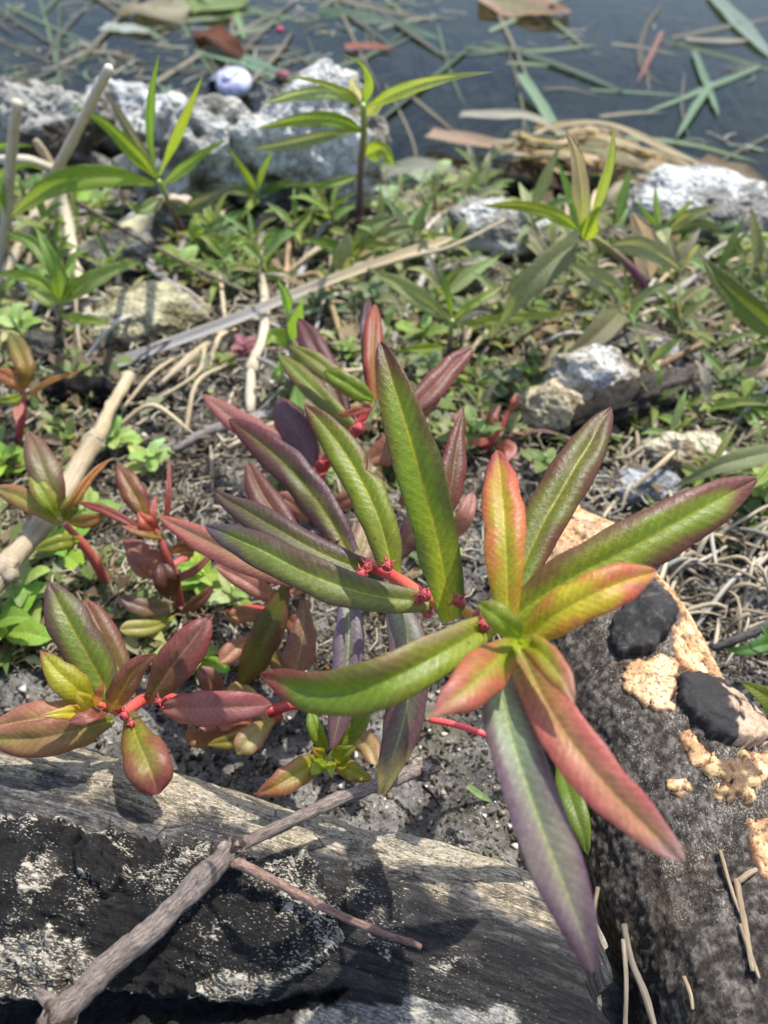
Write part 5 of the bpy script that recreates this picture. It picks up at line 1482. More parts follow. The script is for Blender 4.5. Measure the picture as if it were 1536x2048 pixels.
stick('twig', 'pale bare stick slanting behind the flat reed end', 'stick', [(884, 500, .02), (862, 560, .018), (830, 630, .014), (785, 700, .006)], (12, 14, 16, 14), ((190, 186, 178), (170, 164, 150)), 'twig', ground=True)
stick('twig', 'forked bare twig over the charred chunk', 'twig', [(600, 590, .012), (620, 545, .016), (650, 505, .02), (662, 498, .02)], (14, 14, 12, 8), ((176, 170, 166), (150, 146, 140)), 'twig', ground=True)
stick('straw', 'folded tan straw behind the purplish plant', 'straw', [(600, 610, .02), (640, 605, .02), (665, 650, .014), (690, 710, .004)], (12, 14, 12, 8), ((150, 130, 90), (176, 150, 104)), ground=True)
stick('reed_stalk', 'upright tan splinter above the flat reed', 'straw', [(572, 580, .004), (580, 550, .014), (578, 505, .03)], (18, 14, 4), ((200, 160, 116), (206, 176, 140)), ground=True)
stick('straw', 'thin tan straw lying along the flat reed', 'straw', [(735, 540, .03), (830, 512, .034), (905, 492, .034), (1010, 440, .04)], (9, 9, 8, 6), TAN)
stick('straw', 'pale straw crossing under the flat reed end', 'straw', [(470, 660, .008), (520, 668, .010), (560, 672, .006)], (10, 12, 8), ((200, 190, 170),), ground=True)
stick('twig', 'curved bare grey twig above the small round stones', 'twig', [(1236, 662, .016), (1310, 650, .02), (1365, 620, .022), (1400, 578, .026), (1490, 538, .03)], (11, 12, 12, 11, 8), ((150, 142, 132), (184, 176, 160)), 'twig', ground=True)
stick('twig', 'thin brown twig behind the charred stick', 'twig', [(1240, 800, .008), (1310, 765, .012), (1388, 728, .014)], (13, 14, 10), ((140, 112, 84), (150, 126, 100)), 'twig', ground=True)
stick('twig', 'dark smooth twig poking in from the right edge by the bark', 'twig', [(1425, 1297, .022), (1480, 1276, .026), (1560, 1240, .03)], (14, 18, 20), ((84, 80, 78), (100, 96, 92)), 'twig')
stick('twig', 'purplish thin twig behind the right upright leaf', 'twig', [(1000, 905, .01), (1080, 898, .012), (1150, 905, .008), (1250, 900, .008)], (10, 9, 9, 7), ((120, 84, 84), (150, 130, 110)), 'twig', ground=True)
# pale dead stems lying through the growth
for (n_, x0, x1, y0, y1, lab, grp) in [
    (20, 760, 1240, 440, 720, 'pale dead stem lying among the herbs right of the flat reed', 'dead stems right of the flat reed'),
    (18, 1230, 1540, 540, 980, 'pale dead stem lying between the stones at far right', 'dead stems at far right'),
    (12, -20, 300, 420, 700, 'pale dead stem lying among the reeds at left', 'dead stems at left'),
    (18, 300, 760, 470, 900, 'pale dead stem lying on the soil around the flat reed', 'dead stems around the flat reed'),
    (8, 1280, 1530, 1020, 1240, 'pale dead stem in the dry tangle beside the orange bark', 'dead stems beside the bark')]:
    for _ in range(n_):
        px, py, a, L = rnd.uniform(x0, x1), rnd.uniform(y0, y1), rnd.uniform(-.7, 1.6), rnd.uniform(90, 240)
        bw = rnd.uniform(-.12, .12) * L
        stick('dry_stalk', lab, 'stalk', [(px - math.cos(a) * L / 2, py + math.sin(a) * L * .35, .006), (px + bw * math.sin(a), py + bw * math.cos(a), rnd.uniform(.008, .02)), (px + math.cos(a) * L / 2, py - math.sin(a) * L * .35, .008)],
              (rnd.uniform(6, 11), rnd.uniform(7, 12), rnd.uniform(4, 8)), rnd.choice([TAN, GRY, ((206, 198, 184), (190, 182, 166)), ((214, 196, 160), (196, 176, 140))]), rnd.choice(['straw', 'twig']), .1, 1.0, 7, grp, True, n=12)

# charred pieces
stick('charred_wood', 'charred black stick with a pale weathered top by the white stone', 'stick', [(1075, 890, .006), (1150, 875, .012), (1240, 850, .016), (1330, 820, .018), (1400, 798, .014)], (36, 66, 74, 64, 30), ((22, 20, 19), (60, 54, 48), (110, 102, 92)), 'twig', .35, .8, 14, None, True, n=50)
stick('charred_wood', 'jagged charred black chunk left of the tall herb', 'stick', [(478, 515, .004), (530, 490, .014), (590, 455, .018), (650, 425, .016), (720, 412, .01)], (20, 42, 46, 30, 12), ((34, 32, 36), (62, 60, 64), (30, 28, 30)), 'twig', .5, .8, 12, None, True, n=50)
stick('charred_wood', 'dark wet rotten wood beside the red stem at the left edge', 'stick', [(60, 800, -.004), (140, 790, .002), (240, 795, .002), (340, 800, -.004)], (40, 56, 54, 30), ((40, 34, 30), (28, 24, 22), (44, 38, 32)), 'twig', .4, .9, 14, None, True, n=40)
stick('driftwood', 'grey driftwood strip at the water edge below the tall herb', 'stick', [(600, 440, .008), (700, 420, .012), (800, 402, .012), (930, 392, .006)], (10, 16, 20, 10), ((176, 166, 150), (120, 112, 100)), 'twig', .3, .7, 10, None, True, n=30)
# the forked twig in front
tw = thing('forked_twig', 'grey brown forked twig with a knotted fork lying on the crusted log', 'twig', P(480, 1700, .066))
TC = ((122, 108, 98), (138, 124, 114), (130, 116, 106))


def twpart(name, pts, wpx, cols=TC, sides=14, rough=.22, n=50):
    C = Pts(pts)
    R = [w * pxm(C[min(int(i * len(C) / len(wpx)), len(C) - 1)]) / 2 for i, w in enumerate(wpx)]
    return tube(name, C, R, M['twig'], tw, cols, sides, rough, n=n, seed=rnd.randrange(99), grain=.07)


twpart('main_stem', [(90, 2070, .058), (140, 2005, .060), (220, 1930, .062), (330, 1835, .065), (430, 1735, .068), (475, 1692, .069)], (62, 55, 52, 50, 48, 46, 50), n=90)
twpart('side_shoot', [(478, 1695, .069), (560, 1652, .067), (640, 1615, .064), (750, 1572, .058), (868, 1530, .046)], (20, 27, 26, 26, 28, 38), n=60)
twpart('side_shoot', [(465, 1722, .068), (520, 1748, .068), (600, 1790, .067), (700, 1840, .065), (842, 1894, .062)], (25, 18, 16, 14, 11), ((146, 118, 104), (136, 108, 96)), n=60)
twpart('side_shoot', [(125, 2030, .058), (95, 2000, .059), (72, 1985, .059)], (40, 30, 16), n=16)
for (px, py, z, w) in ((462, 1700, .069, 52), (476, 1690, .071, 34), (446, 1712, .068, 44), (474, 1720, .068, 34), (115, 2035, .059, 74), (100, 2070, .059, 76), (840, 1540, .05, 44), (862, 1528, .048, 34)):
    g = P(px, py, z); V, F = ICO[3]; r = w * pxm(g) / 2
    k = 1 + .3 * fbm(V * 1.5 + px, 5, 3)
    V = V * k[:, None] * r * [1, 1, .7]
    kk = sstep(-.3, .5, fbm(V / r * 1.5, 3, px))[:, None]
    mesh('knot', V + g, F, M['twig'], tw, lin((70, 58, 50)) * (1 - kk) + lin((176, 158, 140)) * kk, np.stack([V[:, 0], V[:, 1] + V[:, 2]], -1))

# ------------------------------------------------------------------ litter in and on the water
def flat_leaf(name, label, cat, pts, wpx, c, e=None, prof='blade', z=None, group=None, mat='deadleaf', wave=.02, roll=0, rib=None, n=22, curl=.1, valley=.2, face=(0, -.1, 1), jag=0):
    Q = np.array([P(p[0], p[1], (p[2] if len(p) > 2 else z)) for p in pts])
    # width as seen: measured across the blade on its own plane
    W = wpx * pxm(Q[len(Q) // 2])
    d = Q[-1] - Q[0]; d = d / (np.linalg.norm(d) + 1e-9)
    f = np.array(face, float)
    b = np.cross(d, f); b /= np.linalg.norm(b) + 1e-9
    v = EYE - Q[len(Q) // 2]; v /= np.linalg.norm(v)
    side = np.cross(d, v); side /= np.linalg.norm(side) + 1e-9
    W = W / max(.35, abs(b @ side))
    o = leaf(None, Q, W, c, e, rib, prof, roll, .65, valley, curl, None, n, .4, wave, None, mat, name, True, face, False, None, rnd.randrange(999), Q[0])
    return tag(o, label, cat, group)


WB = 'grass blades in the pond'
BG_, BG2 = [(104, 132, 100), (120, 146, 112)], [(84, 110, 84), (96, 124, 96)]
flat_leaf('grass_blade', 'pale green broken blade standing out of the water behind the reed litter', 'grass blade', [(1042, 148, WZ + .012), (1085, 215, WZ + .004), (1132, 292, WZ + .001)], 20, [(130, 156, 120), (142, 168, 130)], None, group=WB, mat='thinleaf')
flat_leaf('grass_blade', 'wide grey green blade at the upper right corner of the water', 'grass blade', [(1425, -10), (1480, 50), (1545, 118)], 24, [(120, 140, 120), (140, 156, 140)], None, z=WZ + .002, group=WB, mat='thinleaf')
flat_leaf('grass_blade', 'upper blade of the small green cross in the water at right', 'grass blade', [(1388, 102), (1410, 160), (1438, 232)], 13, BG_, None, z=WZ + .003, group=WB, mat='thinleaf')
flat_leaf('grass_blade', 'lower blade of the small green cross in the water at right', 'grass blade', [(1425, 165), (1390, 215), (1352, 278)], 15, [(120, 150, 112), (110, 140, 104)], None, z=WZ + .005, group=WB, mat='thinleaf')
flat_leaf('grass_blade', 'long thin blade running through the small green cross', 'grass blade', [(1520, 134), (1430, 170), (1360, 200), (1285, 226)], 11, BG_, None, z=WZ + .001, group=WB, mat='thinleaf')
flat_leaf('grass_blade', 'long dark green submerged blade running to the right edge', 'grass blade', [(1190, 170), (1300, 230), (1400, 290), (1550, 362)], 46, BG2, None, z=WZ - .012, group=WB, mat='thinleaf')
flat_leaf('grass_blade', 'second long submerged blade along the reed litter', 'grass blade', [(1160, 195), (1290, 280), (1420, 350), (1500, 380)], 30, BG2, None, z=WZ - .008, group=WB, mat='thinleaf')
flat_leaf('grass_blade', 'broad dull blade across the top middle of the water', 'grass blade', [(620, 38), (720, 55), (820, 80), (900, 98)], 40, BG2, None, z=WZ - .004, group=WB, mat='thinleaf')
flat_leaf('grass_blade', 'green blade floating from the round shell to the tall herb', 'grass blade', [(400, 100), (470, 120), (540, 145), (590, 165)], 24, [(130, 160, 130), (120, 150, 120)], None, z=WZ + .001, group=WB, mat='thinleaf')
flat_leaf('grass_blade', 'whitish blade floating near the upper left corner', 'grass blade', [(205, 55), (260, 60), (300, 66)], 16, [(190, 196, 186), (180, 186, 170)], None, z=WZ + .002, group=WB, mat='thinleaf')
flat_leaf('grass_blade', 'thin blade at the top edge above the brown leaf', 'grass blade', [(470, 15), (480, 50), (490, 80)], 14, [(140, 164, 110)], None, z=WZ + .002, group=WB, mat='thinleaf')
flat_leaf('floating_leaf', 'brown dead leaf floating above the round shell', 'leaf', [(390, 62, WZ + .002), (430, 72, WZ + .012), (470, 100, WZ + .008), (496, 122, WZ)], 40, [(110, 66, 44), (134, 84, 58), (90, 56, 42)], [(96, 56, 40)], 'ovate', wave=.08)
flat_leaf('floating_leaf', 'pale speckled leaf at the top edge of the water', 'leaf', [(282, 10), (330, 22), (385, 20)], 66, [(170, 164, 134), (186, 180, 150)], [(120, 112, 90)], 'oval', z=WZ + .003, wave=.05)
flat_leaf('floating_leaf', 'green leaf cut by the top edge beside the speckled leaf', 'leaf', [(376, 16), (420, 12), (460, -10)], 56, [(150, 168, 110), (130, 150, 96)], None, 'ovate', z=WZ + .003, wave=.04)
flat_leaf('floating_leaf', 'greenish pink leaf at the top edge right of centre', 'leaf', [(970, -10), (1030, 12), (1100, 26), (1130, 20)], 50, [(150, 160, 110), (150, 120, 104)], [(200, 160, 140)], 'lance', z=WZ + .003, wave=.05)
flat_leaf('floating_straw', 'reddish straw floating left of the tall herb', 'straw', [(690, 96), (740, 94), (785, 98)], 12, [(176, 120, 100), (160, 110, 96)], None, z=WZ + .003)
flat_leaf('floating_straw', 'thin pink stalk floating toward the green cross', 'straw', [(1325, 62), (1300, 115), (1274, 168)], 10, [(176, 130, 120), (160, 120, 116)], None, z=WZ + .002)
flat_leaf('floating_straw', 'curling thin stalk floating beside the pink stalk', 'straw', [(1322, 10), (1290, 60), (1280, 130), (1330, 170), (1368, 168)], 8, [(120, 116, 100)], None, z=WZ + .001)
V, F = ICO[2]
for (px, py, w, c, lab) in ((560, 60, 14, (206, 64, 92), 'tiny red berry floating in the water'), (566, 155, 34, (120, 64, 70), 'dark red berry floating beside the round shell')):
    g = P(px, py, WZ); r = w * pxm(g) / 2
    k = 1 + .12 * fbm(V * 2 + px, 2, 3)[:, None]
    tag(mesh('berry', V * k * r * [1, 1, .9] + g, F, M['bud'], None, np.tile(lin(c), (len(V), 1)), None, True, g), lab, 'berry')
# the drowned tangle
TG = 'drowned blades and straws in the pond'
pal = [[(112, 126, 92), (126, 142, 104)], [(84, 100, 72), (94, 110, 80)], [(120, 114, 92), (140, 132, 108)], [(90, 86, 70), (104, 100, 84)], [(128, 150, 110), (116, 140, 96)], [(150, 140, 116), (130, 122, 100)]]
for i in range(290):
    if i < 150: px, py = rnd.uniform(-30, 760), rnd.uniform(-40, 170)
    elif i < 205: px, py = rnd.uniform(700, 1150), rnd.uniform(-20, 330)
    else: px, py = rnd.uniform(1000, 1560), rnd.uniform(-20, 370)
    z = WZ + rnd.choice([.001, .002, -.005, -.009, -.014, -.022, -.028])
    a = rnd.choice([rnd.uniform(.2, .7), rnd.uniform(-.9, -.3), rnd.uniform(-.2, .2), rnd.uniform(.9, 1.5)])
    L = rnd.uniform(90, 330)
    bow = rnd.uniform(-.15, .15) * L
    q = [(px - math.cos(a) * L / 2, py - math.sin(a) * L / 2), (px + bow * math.sin(a), py + bow * math.cos(a) * .6), (px + math.cos(a) * L / 2, py + math.sin(a) * L / 2)]
    pi = rnd.randrange(6)
    if float(H(P(px, py, z)[0], P(px, py, z)[1])) > z: continue
    flat_leaf('drowned_blade', ('thin %s blade in the dark water %s' % (('grey green', 'dark green', 'tan', 'brown', 'light green', 'straw coloured')[pi], 'behind the pale boulders' if i < 150 else 'between the tall herb and the reed litter' if i < 205 else 'beyond the bright white rock')), 'grass blade', q, rnd.uniform(3, 9), pal[pi], None, z=z, group=TG, mat='thinleaf', n=10, face=(rnd.uniform(-.3, .3), rnd.uniform(-.5, .1), 1), wave=0)

# reed litter piled at the right of the shore
RL = 'dead reed leaves washed up on the shore'
T1, T2, T3 = [(212, 190, 150), (224, 206, 168)], [(176, 154, 122), (196, 176, 144)], [(140, 122, 98), (166, 150, 124)]
for (lab, pts, w, c, wv) in [
    ('pointed tan reed leaf reaching out over the water', [(858, 268, .004), (920, 280, .006), (1000, 294, .008), (1060, 300, .006)], 26, [(206, 176, 150), (190, 160, 130)], .02),
    ('pale ribbon leaf bending over the broken green blade', [(920, 230, .012), (990, 232, .016), (1050, 232, .018), (1120, 262, .014)], 16, [(196, 192, 176), (206, 196, 170)], .02),
    ('dead leaf under the litter, coloured dark for the shade there', [(1030, 330, .0), (1100, 345, .004), (1170, 360, .004)], 70, [(70, 60, 46), (84, 72, 54)], .06),  # dark colour paints the shade beneath the piled reeds
    ('tan shred lying over the bright white rock', [(1290, 330, .03), (1350, 350, .028), (1410, 360, .026), (1460, 375, .024)], 26, T1, .1),
    ('pale shred leaning on the bright white rock', [(1280, 350, .026), (1330, 352, .03), (1390, 368, .028)], 22, [(214, 196, 160), (200, 176, 136)], .12),
    ('grey reed shred behind the bright white rock', [(1400, 320, .004), (1480, 350, .006), (1550, 385, .004)], 30, T3, .06),
    ('thin pale straw arching before the litter', [(1190, 470, .0), (1215, 400, .03), (1250, 365, .036), (1290, 372, .03)], 18, [(206, 196, 170), (190, 176, 146)], .04),
    ('grey pointed leaf floating at the water edge', [(770, 350, .006), (830, 335, .012), (880, 340, .012), (928, 362, .006)], 30, [(176, 176, 160), (160, 160, 144)], .03),
    ('pale straw at the foot of the tall herb', [(930, 370, .002), (880, 372, .006), (800, 390, .004)], 12, [(190, 180, 160)], .02),
]:
    flat_leaf('reed_litter', lab, 'dead leaf', [(p[0], p[1], WZ + .004 + p[2]) for p in pts], w, c, [tuple(int(v * .75) for v in c[0])], 'blade', group=RL, wave=wv)
for k in range(40):
    a0, a1 = rnd.uniform(980, 1240), rnd.uniform(1250, 1470)
    if k % 4 == 0: a1 = a0 + rnd.uniform(60, 140)
    f = lambda x: 268 + max(0, x - 1230) * .42
    o_ = rnd.uniform(-14, 70)
    pts = [(a0, f(a0) + o_ * .8 + rnd.uniform(-8, 8), .012), ((a0 * 2 + a1) / 3, f((a0 * 2 + a1) / 3) + o_ + rnd.uniform(-18, 18), rnd.uniform(.012, .034)), ((a0 + a1 * 2) / 3, f((a0 + a1 * 2) / 3) + o_ + rnd.uniform(-10, 10), rnd.uniform(.01, .026)), (a1, f(a1) + o_ * .7 + rnd.uniform(-8, 12), .006)]
    si = k % 5
    flat_leaf('reed_strip', 'narrow %s reed strip in the washed up litter' % ('tan', 'dull brown', 'dark brown', 'whitish', 'olive')[si], 'dead leaf', [(q[0], q[1], WZ + .004 + q[2]) for q in pts], rnd.uniform(4, 11), [T1, T2, T3, [(200, 190, 164), (186, 172, 140)], [(150, 150, 116), (166, 156, 120)]][si], None, 'blade', group='reed strips in the washed up litter', wave=.12, face=(rnd.uniform(-.3, .3), rnd.uniform(-.6, .2), 1), n=18)
# pale curled dead leaf behind the bright herb
dl = thing('dead_leaf', 'white papery curled dead leaf behind the bright green herb', 'dead leaf', P(285, 440, .01))
leaf(dl, [(262, 478, .004), (272, 440, .02), (300, 412, .03), (330, 388, .036)], 84, [(232, 232, 238), (240, 236, 238)], [(226, 222, 228)], None, 'ovate', 0, face=(.3, .3, 1), mat='deadleaf', wave=.05, label='broad white papery lobe')
leaf(dl, [(312, 400, .034), (345, 392, .040), (384, 400, .038)], 52, [(224, 204, 190), (240, 226, 214)], None, None, 'oval', 0, face=(.3, .2, 1), mat='deadleaf', wave=.08, label='small cream lobe')
leaf(dl, [(270, 470, .004), (268, 495, .0), (276, 520, -.002)], 46, [(136, 136, 150), (120, 118, 128)], None, None, 'lance', 0, mat='deadleaf', wave=.06, label='grey dried stalk end')

# ------------------------------------------------------------------ loose straws on the bank
def straw(px, py, L, a, w, z0, c, label, group, bow=.2, lift=0.0):
    if c is None:
        ci = rnd.randrange(4); c = SCOL[ci]; label = label.replace('straw', ('cream', 'tan', 'brown', 'pale')[ci] + ' straw')
    pts = []
    for k in np.linspace(-.5, .5, 4):
        x = px + math.cos(a) * L * k - math.sin(a) * bow * L * (.25 - k * k)
        y = py - math.sin(a) * L * k * .8 - math.cos(a) * bow * L * (.25 - k * k)
        g = G(x, y)
        pts.append(g + np.array([0, 0, z0 + lift * (.25 - k * k) * 4 + rnd.uniform(-.001, .002)]))
    C = np.array(pts)
    s = pxm(C[1])
    tag(tube('straw', C, [w * s / 2, w * s * .55, w * s * .3], M['straw'], None, c, 5, .05, 1, C[0], 0, 12), label, 'straw', group)


SCOL = [((196, 180, 150), (206, 192, 164)), ((160, 146, 122), (186, 170, 140)), ((130, 116, 98), (150, 134, 112)), ((206, 196, 172), (186, 170, 140))]
for (nn, x0, x1, y0, y1, L0, L1, w0, w1, z0, lift, lab, grp) in [
    (58, 1290, 1540, 1030, 1300, 50, 190, 5, 11, .004, .012, 'thin straw in the dry tangle right of the orange bark', 'straws tangled right of the bark'),
    (60, 1240, 1540, 540, 960, 60, 170, 5, 10, .004, .008, 'thin dry straw among the small stones at right', 'straws among the stones at right'),
    (36, -20, 260, 380, 720, 60, 200, 5, 12, .004, .01, 'thin dry straw among the reeds at left', 'straws among the reeds at left'),
    (34, 260, 760, 470, 900, 50, 170, 4, 8, .003, .004, 'thin dry straw on the bare soil by the flat reed', 'straws on the bare soil'),
    (60, 700, 1260, 420, 720, 50, 170, 5, 9, .004, .008, 'thin dry straw among the pale herbs', 'straws among the pale herbs'),
    (14, 1180, 1300, 980, 1120, 40, 120, 4, 8, .004, .008, 'thin straw behind the orange bark', 'straws behind the bark'),
    (34, 330, 960, 900, 1480, 40, 130, 4, 8, .003, .004, 'thin straw on the soil under the red stemmed plants', 'straws under the red stemmed plants')]:
    for _ in range(nn):
        straw(rnd.uniform(x0, x1), rnd.uniform(y0, y1), rnd.uniform(L0, L1), rnd.uniform(-.6, 2.2), rnd.uniform(w0, w1), z0, None, lab, grp, rnd.uniform(-.35, .35), rnd.uniform(0, lift))
stick('straw', 'long curved straw down in the gap between the logs', 'straw', [(1248, 1850, .028), (1262, 1920, .03), (1290, 1990, .03), (1310, 2060, .028)], (12, 15, 16, 14), ((120, 110, 96), (150, 138, 120)))
stick('straw', 'straight thin straw beside the curved one between the logs', 'straw', [(1246, 1880, .03), (1252, 1960, .032), (1250, 2060, .03)], (9, 10, 10), ((150, 138, 120), (130, 120, 104)))
stick('straw', 'short straw at the top of the gap between the logs', 'straw', [(1196, 1776, .02), (1188, 1820, .022), (1184, 1875, .02)], (9, 9, 7), ((130, 118, 100),))
LS = 'straws stuck on the speckled log'
for (lab, pts, w) in [('long split straw along the speckled log near the right edge', [(1472, 1760, .053), (1490, 1860, .054), (1505, 1945, .053)], 13),
                      ('second straw beside the long split one on the speckled log', [(1480, 1850, .055), (1500, 1910, .056), (1518, 1960, .054)], 10),
                      ('thin straw above the split one on the speckled log', [(1440, 1700, .052), (1466, 1790, .054), (1488, 1850, .054)], 8),
                      ('pale chip of straw on the speckled log', [(1476, 1765, .055), (1500, 1745, .057), (1514, 1738, .057)], 12),
                      ('short stub of straw on the speckled log', [(1380, 1955, .05), (1395, 1990, .051), (1402, 2020, .05)], 9)]:
    hs = [LOGB.hit(q[0], q[1]) for q in pts]
    ws = [LOGB.at(np.array(h_[0]), np.array(h_[1]), LOGB.low(np.array(h_[0]), np.array(h_[1])) + .0012) for h_ in hs]
    pts = [(*pix(np.array([v_]))[0], v_[2]) for v_ in ws]
    stick('straw', lab, 'straw', pts, (w, w, w * .7), ((150, 128, 100), (176, 156, 128)), group=LS)
stick('fibre', 'thin dark fibre on the soil behind the crusted log', 'straw', [(845, 1572, .02), (865, 1590, .018), (878, 1612, .018)], (7, 7, 5), ((50, 40, 34),))
flat_leaf('grass_blade', 'tiny pale green blade on the soil between the logs', 'grass blade', [(935, 1572, .02), (960, 1590, .024), (985, 1604, .02)], 14, [(150, 170, 110), (130, 156, 96)], None, mat='thinleaf')

# ------------------------------------------------------------------ what nobody could count
def in_view(x, y, pad=.06):
    p = pix(np.stack([x, y, np.zeros_like(x)], -1))
    return (p[:, 0] > -60) & (p[:, 0] < 1600) & (p[:, 1] > 150) & (p[:, 1] < 2000)


def crumbs():
    N = 42000
    # even over the picture rather than over the ground, thinned far off by size
    px = rng.uniform(-60, 1600, N); py = rng.uniform(330, 1750, N)
    d = RT * (px - 768)[:, None] + UP * (1024 - py)[:, None] + FW * FPX
    t = -CH / d[:, 2]
    X, Y = d[:, 0] * t, d[:, 1] * t
    ok = Y < shore_y(X) - .005
    X, Y = X[ok], Y[ok]
    n = len(X)
    Z = H(X, Y)
    base = np.array([[1, 0, 0], [-.5, .87, 0], [-.5, -.87, 0], [0, 0, 1], [0, 0, -.6]])
    tri = np.array([[0, 1, 3], [1, 2, 3], [2, 0, 3], [1, 0, 4], [2, 1, 4], [0, 2, 4]])
    sz = (.00035 + .0013 * rng.random(n) ** 5) * (0.45 + Y / .3)
    ang = rng.uniform(0, 6.28, n)
    st = rng.uniform(.5, 1.9, (n, 1, 3)) * [1, 1, .6]
    b = base[None] * st + rng.normal(0, .22, (n, 5, 3))
    ca, sa = np.cos(ang)[:, None], np.sin(ang)[:, None]
    b = np.stack([b[..., 0] * ca - b[..., 1] * sa, b[..., 0] * sa + b[..., 1] * ca, b[..., 2]], -1) * sz[:, None, None]
    V = (b + np.stack([X, Y, Z + sz * .3], -1)[:, None]).reshape(-1, 3)
    F = (tri[None] + (np.arange(n) * 5)[:, None, None]).reshape(-1, 3)
    pal = np.array([lin(c) for c in [(54, 48, 42), (80, 73, 64), (112, 104, 92), (142, 134, 120), (190, 184, 172), (120, 84, 56), (44, 38, 34), (80, 72, 60)]])
    w = np.array([.2, .2, .2, .13, .07, .015, .1, .085])
    col = np.repeat(pal[rng.choice(8, n, p=w)] * rng.uniform(.7, 1.3, (n, 1)), 5, 0)
    tag(mesh('soil_crumbs', V, F, M['crumb'], None, col, None, False), 'loose crumbs of soil and grit over the bank', None, None, 'stuff')


crumbs()


def ground_cover():
    """low tiny leaved growth, in patches"""
    N = 5200
    px = rng.uniform(-80, 1620, N); py = rng.uniform(345, 1330, N)
    d = RT * (px - 768)[:, None] + UP * (1024 - py)[:, None] + FW * FPX
    t = -CH / d[:, 2]
    X, Y = d[:, 0] * t, d[:, 1] * t
    pp = np.stack([X, Y, X * 0], -1)
    m = fbm(pp * 11, 3, 61) + .5 * fbm(pp * 40, 2, 62)
    thr = np.interp(py, [345, 420, 640, 720, 900, 1330], [-.2, -.1, .1, .3, .34, .2])
    thr = thr + np.where((px > 760) & (py > 520), .2, 0) + np.where((px > 200) & (px < 560) & (py > 580) & (py < 1000), .5, 0)
    thr = thr + np.where((px < 330) & (py > 900), -.45, 0)
    ok = (m > thr) & (Y < shore_y(X) - .01) & ((X < .05) | (Y > .25))
    X, Y = X[ok], Y[ok]; n = len(X)
    Z = H(X, Y)
    VV, CC = [], []
    pal = np.array([lin(c) for c in [(124, 146, 78), (146, 164, 92), (160, 174, 112), (104, 126, 68), (166, 166, 124), (140, 144, 104), (178, 180, 146), (150, 128, 96), (176, 156, 122), (110, 92, 70)]])
    for k in range(5):
        L = (.005 + .014 * rng.random(n)) * (0.7 + Y)
        a = rng.uniform(0, 6.28, n); e = rng.uniform(-.1, 1.0, n); wd = L * rng.uniform(.09, .24, n)
        dx, dy, dz = np.cos(a) * np.cos(e), np.sin(a) * np.cos(e), np.sin(e)
        D = np.stack([dx, dy, dz], -1)
        Sd = np.stack([-np.sin(a), np.cos(a), rng.uniform(-.4, .4, n)], -1)
        O = np.stack([X, Y, Z + rng.uniform(0, .006, n)], -1) + rng.normal(0, .002, (n, 3)) * [1, 1, .3]
        mid = O + D * (L * .5)[:, None] + [0, 0, .0006]
        tip = O + D * L[:, None] - np.stack([X * 0, X * 0, L * .25], -1)
        VV.append(np.stack([O, mid - Sd * wd[:, None], tip, mid + Sd * wd[:, None]], 1))
        c = pal[rng.choice(10, n)] * rng.uniform(.7, 1.2, (n, 1))
        CC.append(np.repeat(c, 4, 0) * LK)
    V = np.concatenate(VV).reshape(-1, 3)
    F = np.arange(len(V)).reshape(-1, 4)
    uv = np.tile([[0, 0], [-1, .5], [0, 1], [1, .5]], (len(F), 1))
    tag(mesh('ground_cover', V, F, M['thinleaf'], None, np.concatenate(CC), uv, False), 'low green growth covering the bank in patches', None, None, 'stuff')


ground_cover()


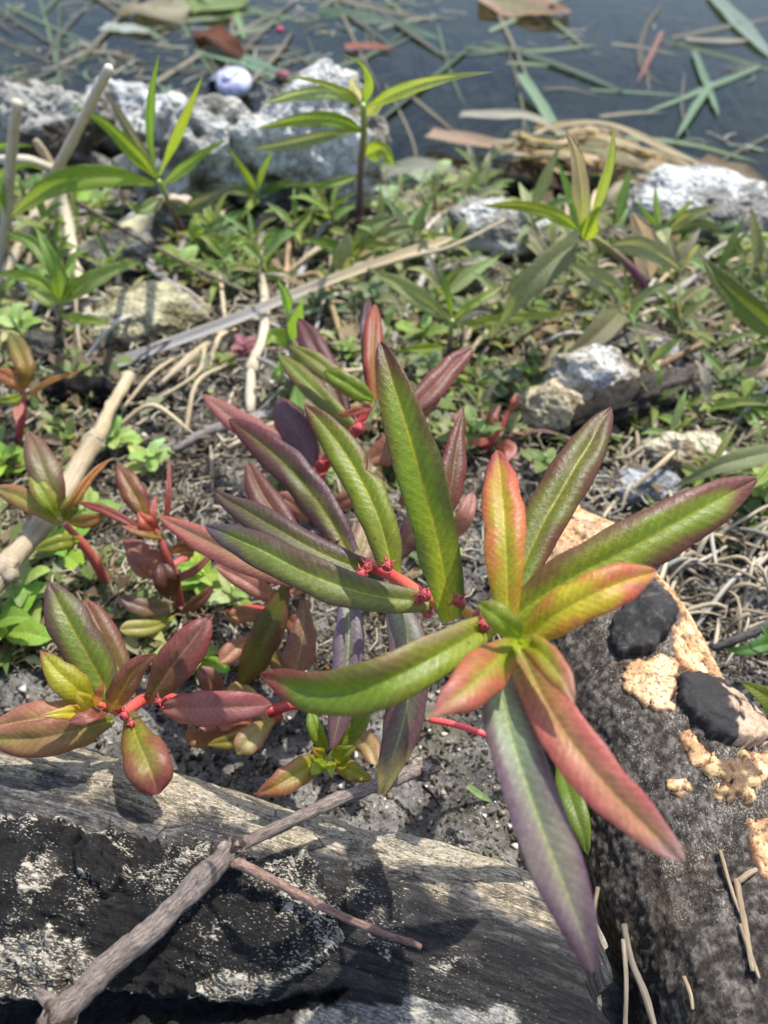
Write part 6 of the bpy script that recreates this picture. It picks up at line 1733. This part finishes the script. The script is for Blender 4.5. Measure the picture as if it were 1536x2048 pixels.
def fibres():
    """hair thin dry roots and grass shreds"""
    N = 4600
    px = rng.uniform(-80, 1620, N); py = rng.uniform(345, 1350, N)
    d = RT * (px - 768)[:, None] + UP * (1024 - py)[:, None] + FW * FPX
    t = -CH / d[:, 2]
    X, Y = d[:, 0] * t, d[:, 1] * t
    ok = Y < shore_y(X) - .01
    X, Y = X[ok], Y[ok]; n = len(X)
    Z = H(X, Y) + rng.uniform(.0005, .008, n)
    a = rng.uniform(0, 6.28, n); L = rng.uniform(.01, .035, n) * (.5 + Y); w = (.00025 + .0004 * rng.random(n)) * (.5 + 2 * Y)
    pts = []
    for k in range(5):
        f = k / 4 - .5
        bow = (.25 - f * f) * L * rng.uniform(-.9, .9)
        x = X + np.cos(a) * L * f - np.sin(a) * bow
        y = Y + np.sin(a) * L * f + np.cos(a) * bow
        pts.append(np.stack([x, y, Z + rng.uniform(-.1, .12, n) * L], -1))
    Q = np.stack(pts, 1)
    Sd = np.stack([-np.sin(a), np.cos(a), a * 0], -1)[:, None] * w[:, None, None]
    Tp = np.array([0, 0, 1.0]) * w[:, None, None]
    ring = np.stack([Q - Sd, Q + Tp * 1.4, Q + Sd], 2)          # n,5,3,3
    V = ring.reshape(-1, 3)
    f0 = []
    for k in range(4):
        for j in range(3):
            f0.append([k * 3 + j, k * 3 + (j + 1) % 3, (k + 1) * 3 + (j + 1) % 3, (k + 1) * 3 + j])
    F = (np.array(f0)[None] + (np.arange(n) * 15)[:, None, None]).reshape(-1, 4)
    pal = np.array([lin(c) for c in [(196, 184, 156), (160, 146, 120), (120, 106, 86), (206, 198, 176), (90, 78, 64)]])
    col = np.repeat(pal[rng.choice(5, n)], 15, 0)
    uv = np.stack([np.tile(np.repeat(np.arange(5) * .005, 3), n), np.tile(np.arange(3) * .0004, n * 5)], -1)
    tag(mesh('dry_fibres', V, F, M['straw'], None, col, uv), 'hair thin dry roots and shreds over the soil', None, None, 'stuff')


fibres()


def drowned_litter():
    """matted shreds just under and at the surface"""
    N = 2600
    px = np.where(rng.random(N) < .75, rng.uniform(-80, 900, N), rng.uniform(700, 1620, N)); py = rng.uniform(-60, 300, N)
    z = WZ + rng.choice([.0008, .0015, -.004, -.010, -.018], N)
    d = RT * (px - 768)[:, None] + UP * (1024 - py)[:, None] + FW * FPX
    t = (z - CH) / d[:, 2]
    X, Y = d[:, 0] * t, d[:, 1] * t
    m = fbm(np.stack([X, Y, X * 0], -1) * 9, 3, 91)
    ok = (H(X, Y) < z) & (m > np.interp(px, [0, 600, 900, 1200], [-.35, -.2, .15, .45]))
    X, Y, z = X[ok], Y[ok], z[ok]; n = len(X)
    a = rng.uniform(0, 6.28, n); L = rng.uniform(.008, .045, n); w = rng.uniform(.0004, .0016, n)
    pts = []
    bw = rng.uniform(-.8, .8, n)
    for k in range(5):
        f = k / 4 - .5
        bow = (.25 - f * f) * L * bw
        pts.append(np.stack([X + np.cos(a) * L * f - np.sin(a) * bow, Y + np.sin(a) * L * f + np.cos(a) * bow, z + rng.uniform(0, .0006, n)], -1))
    Q = np.stack(pts, 1)
    Sd = np.stack([-np.sin(a), np.cos(a), a * 0], -1)[:, None] * w[:, None, None]
    ring = np.stack([Q - Sd, Q + np.array([0, 0, .0005]), Q + Sd], 2)
    f0 = [[k * 3 + j, k * 3 + j + 1, (k + 1) * 3 + j + 1, (k + 1) * 3 + j] for k in range(4) for j in range(2)]
    F = (np.array(f0)[None] + (np.arange(n) * 15)[:, None, None]).reshape(-1, 4)
    pl = np.array([lin(c) for c in [(150, 146, 130), (110, 118, 92), (84, 92, 72), (176, 170, 152), (100, 84, 66), (120, 140, 110)]])
    col = np.repeat(pl[rng.choice(6, n)], 15, 0)
    uv = np.zeros((len(col), 2))
    tag(mesh('drowned_litter', ring.reshape(-1, 3), F, M['thinleaf'], None, col, uv), 'matted shreds of dead grass in the shallow water', None, None, 'stuff')


drowned_litter()
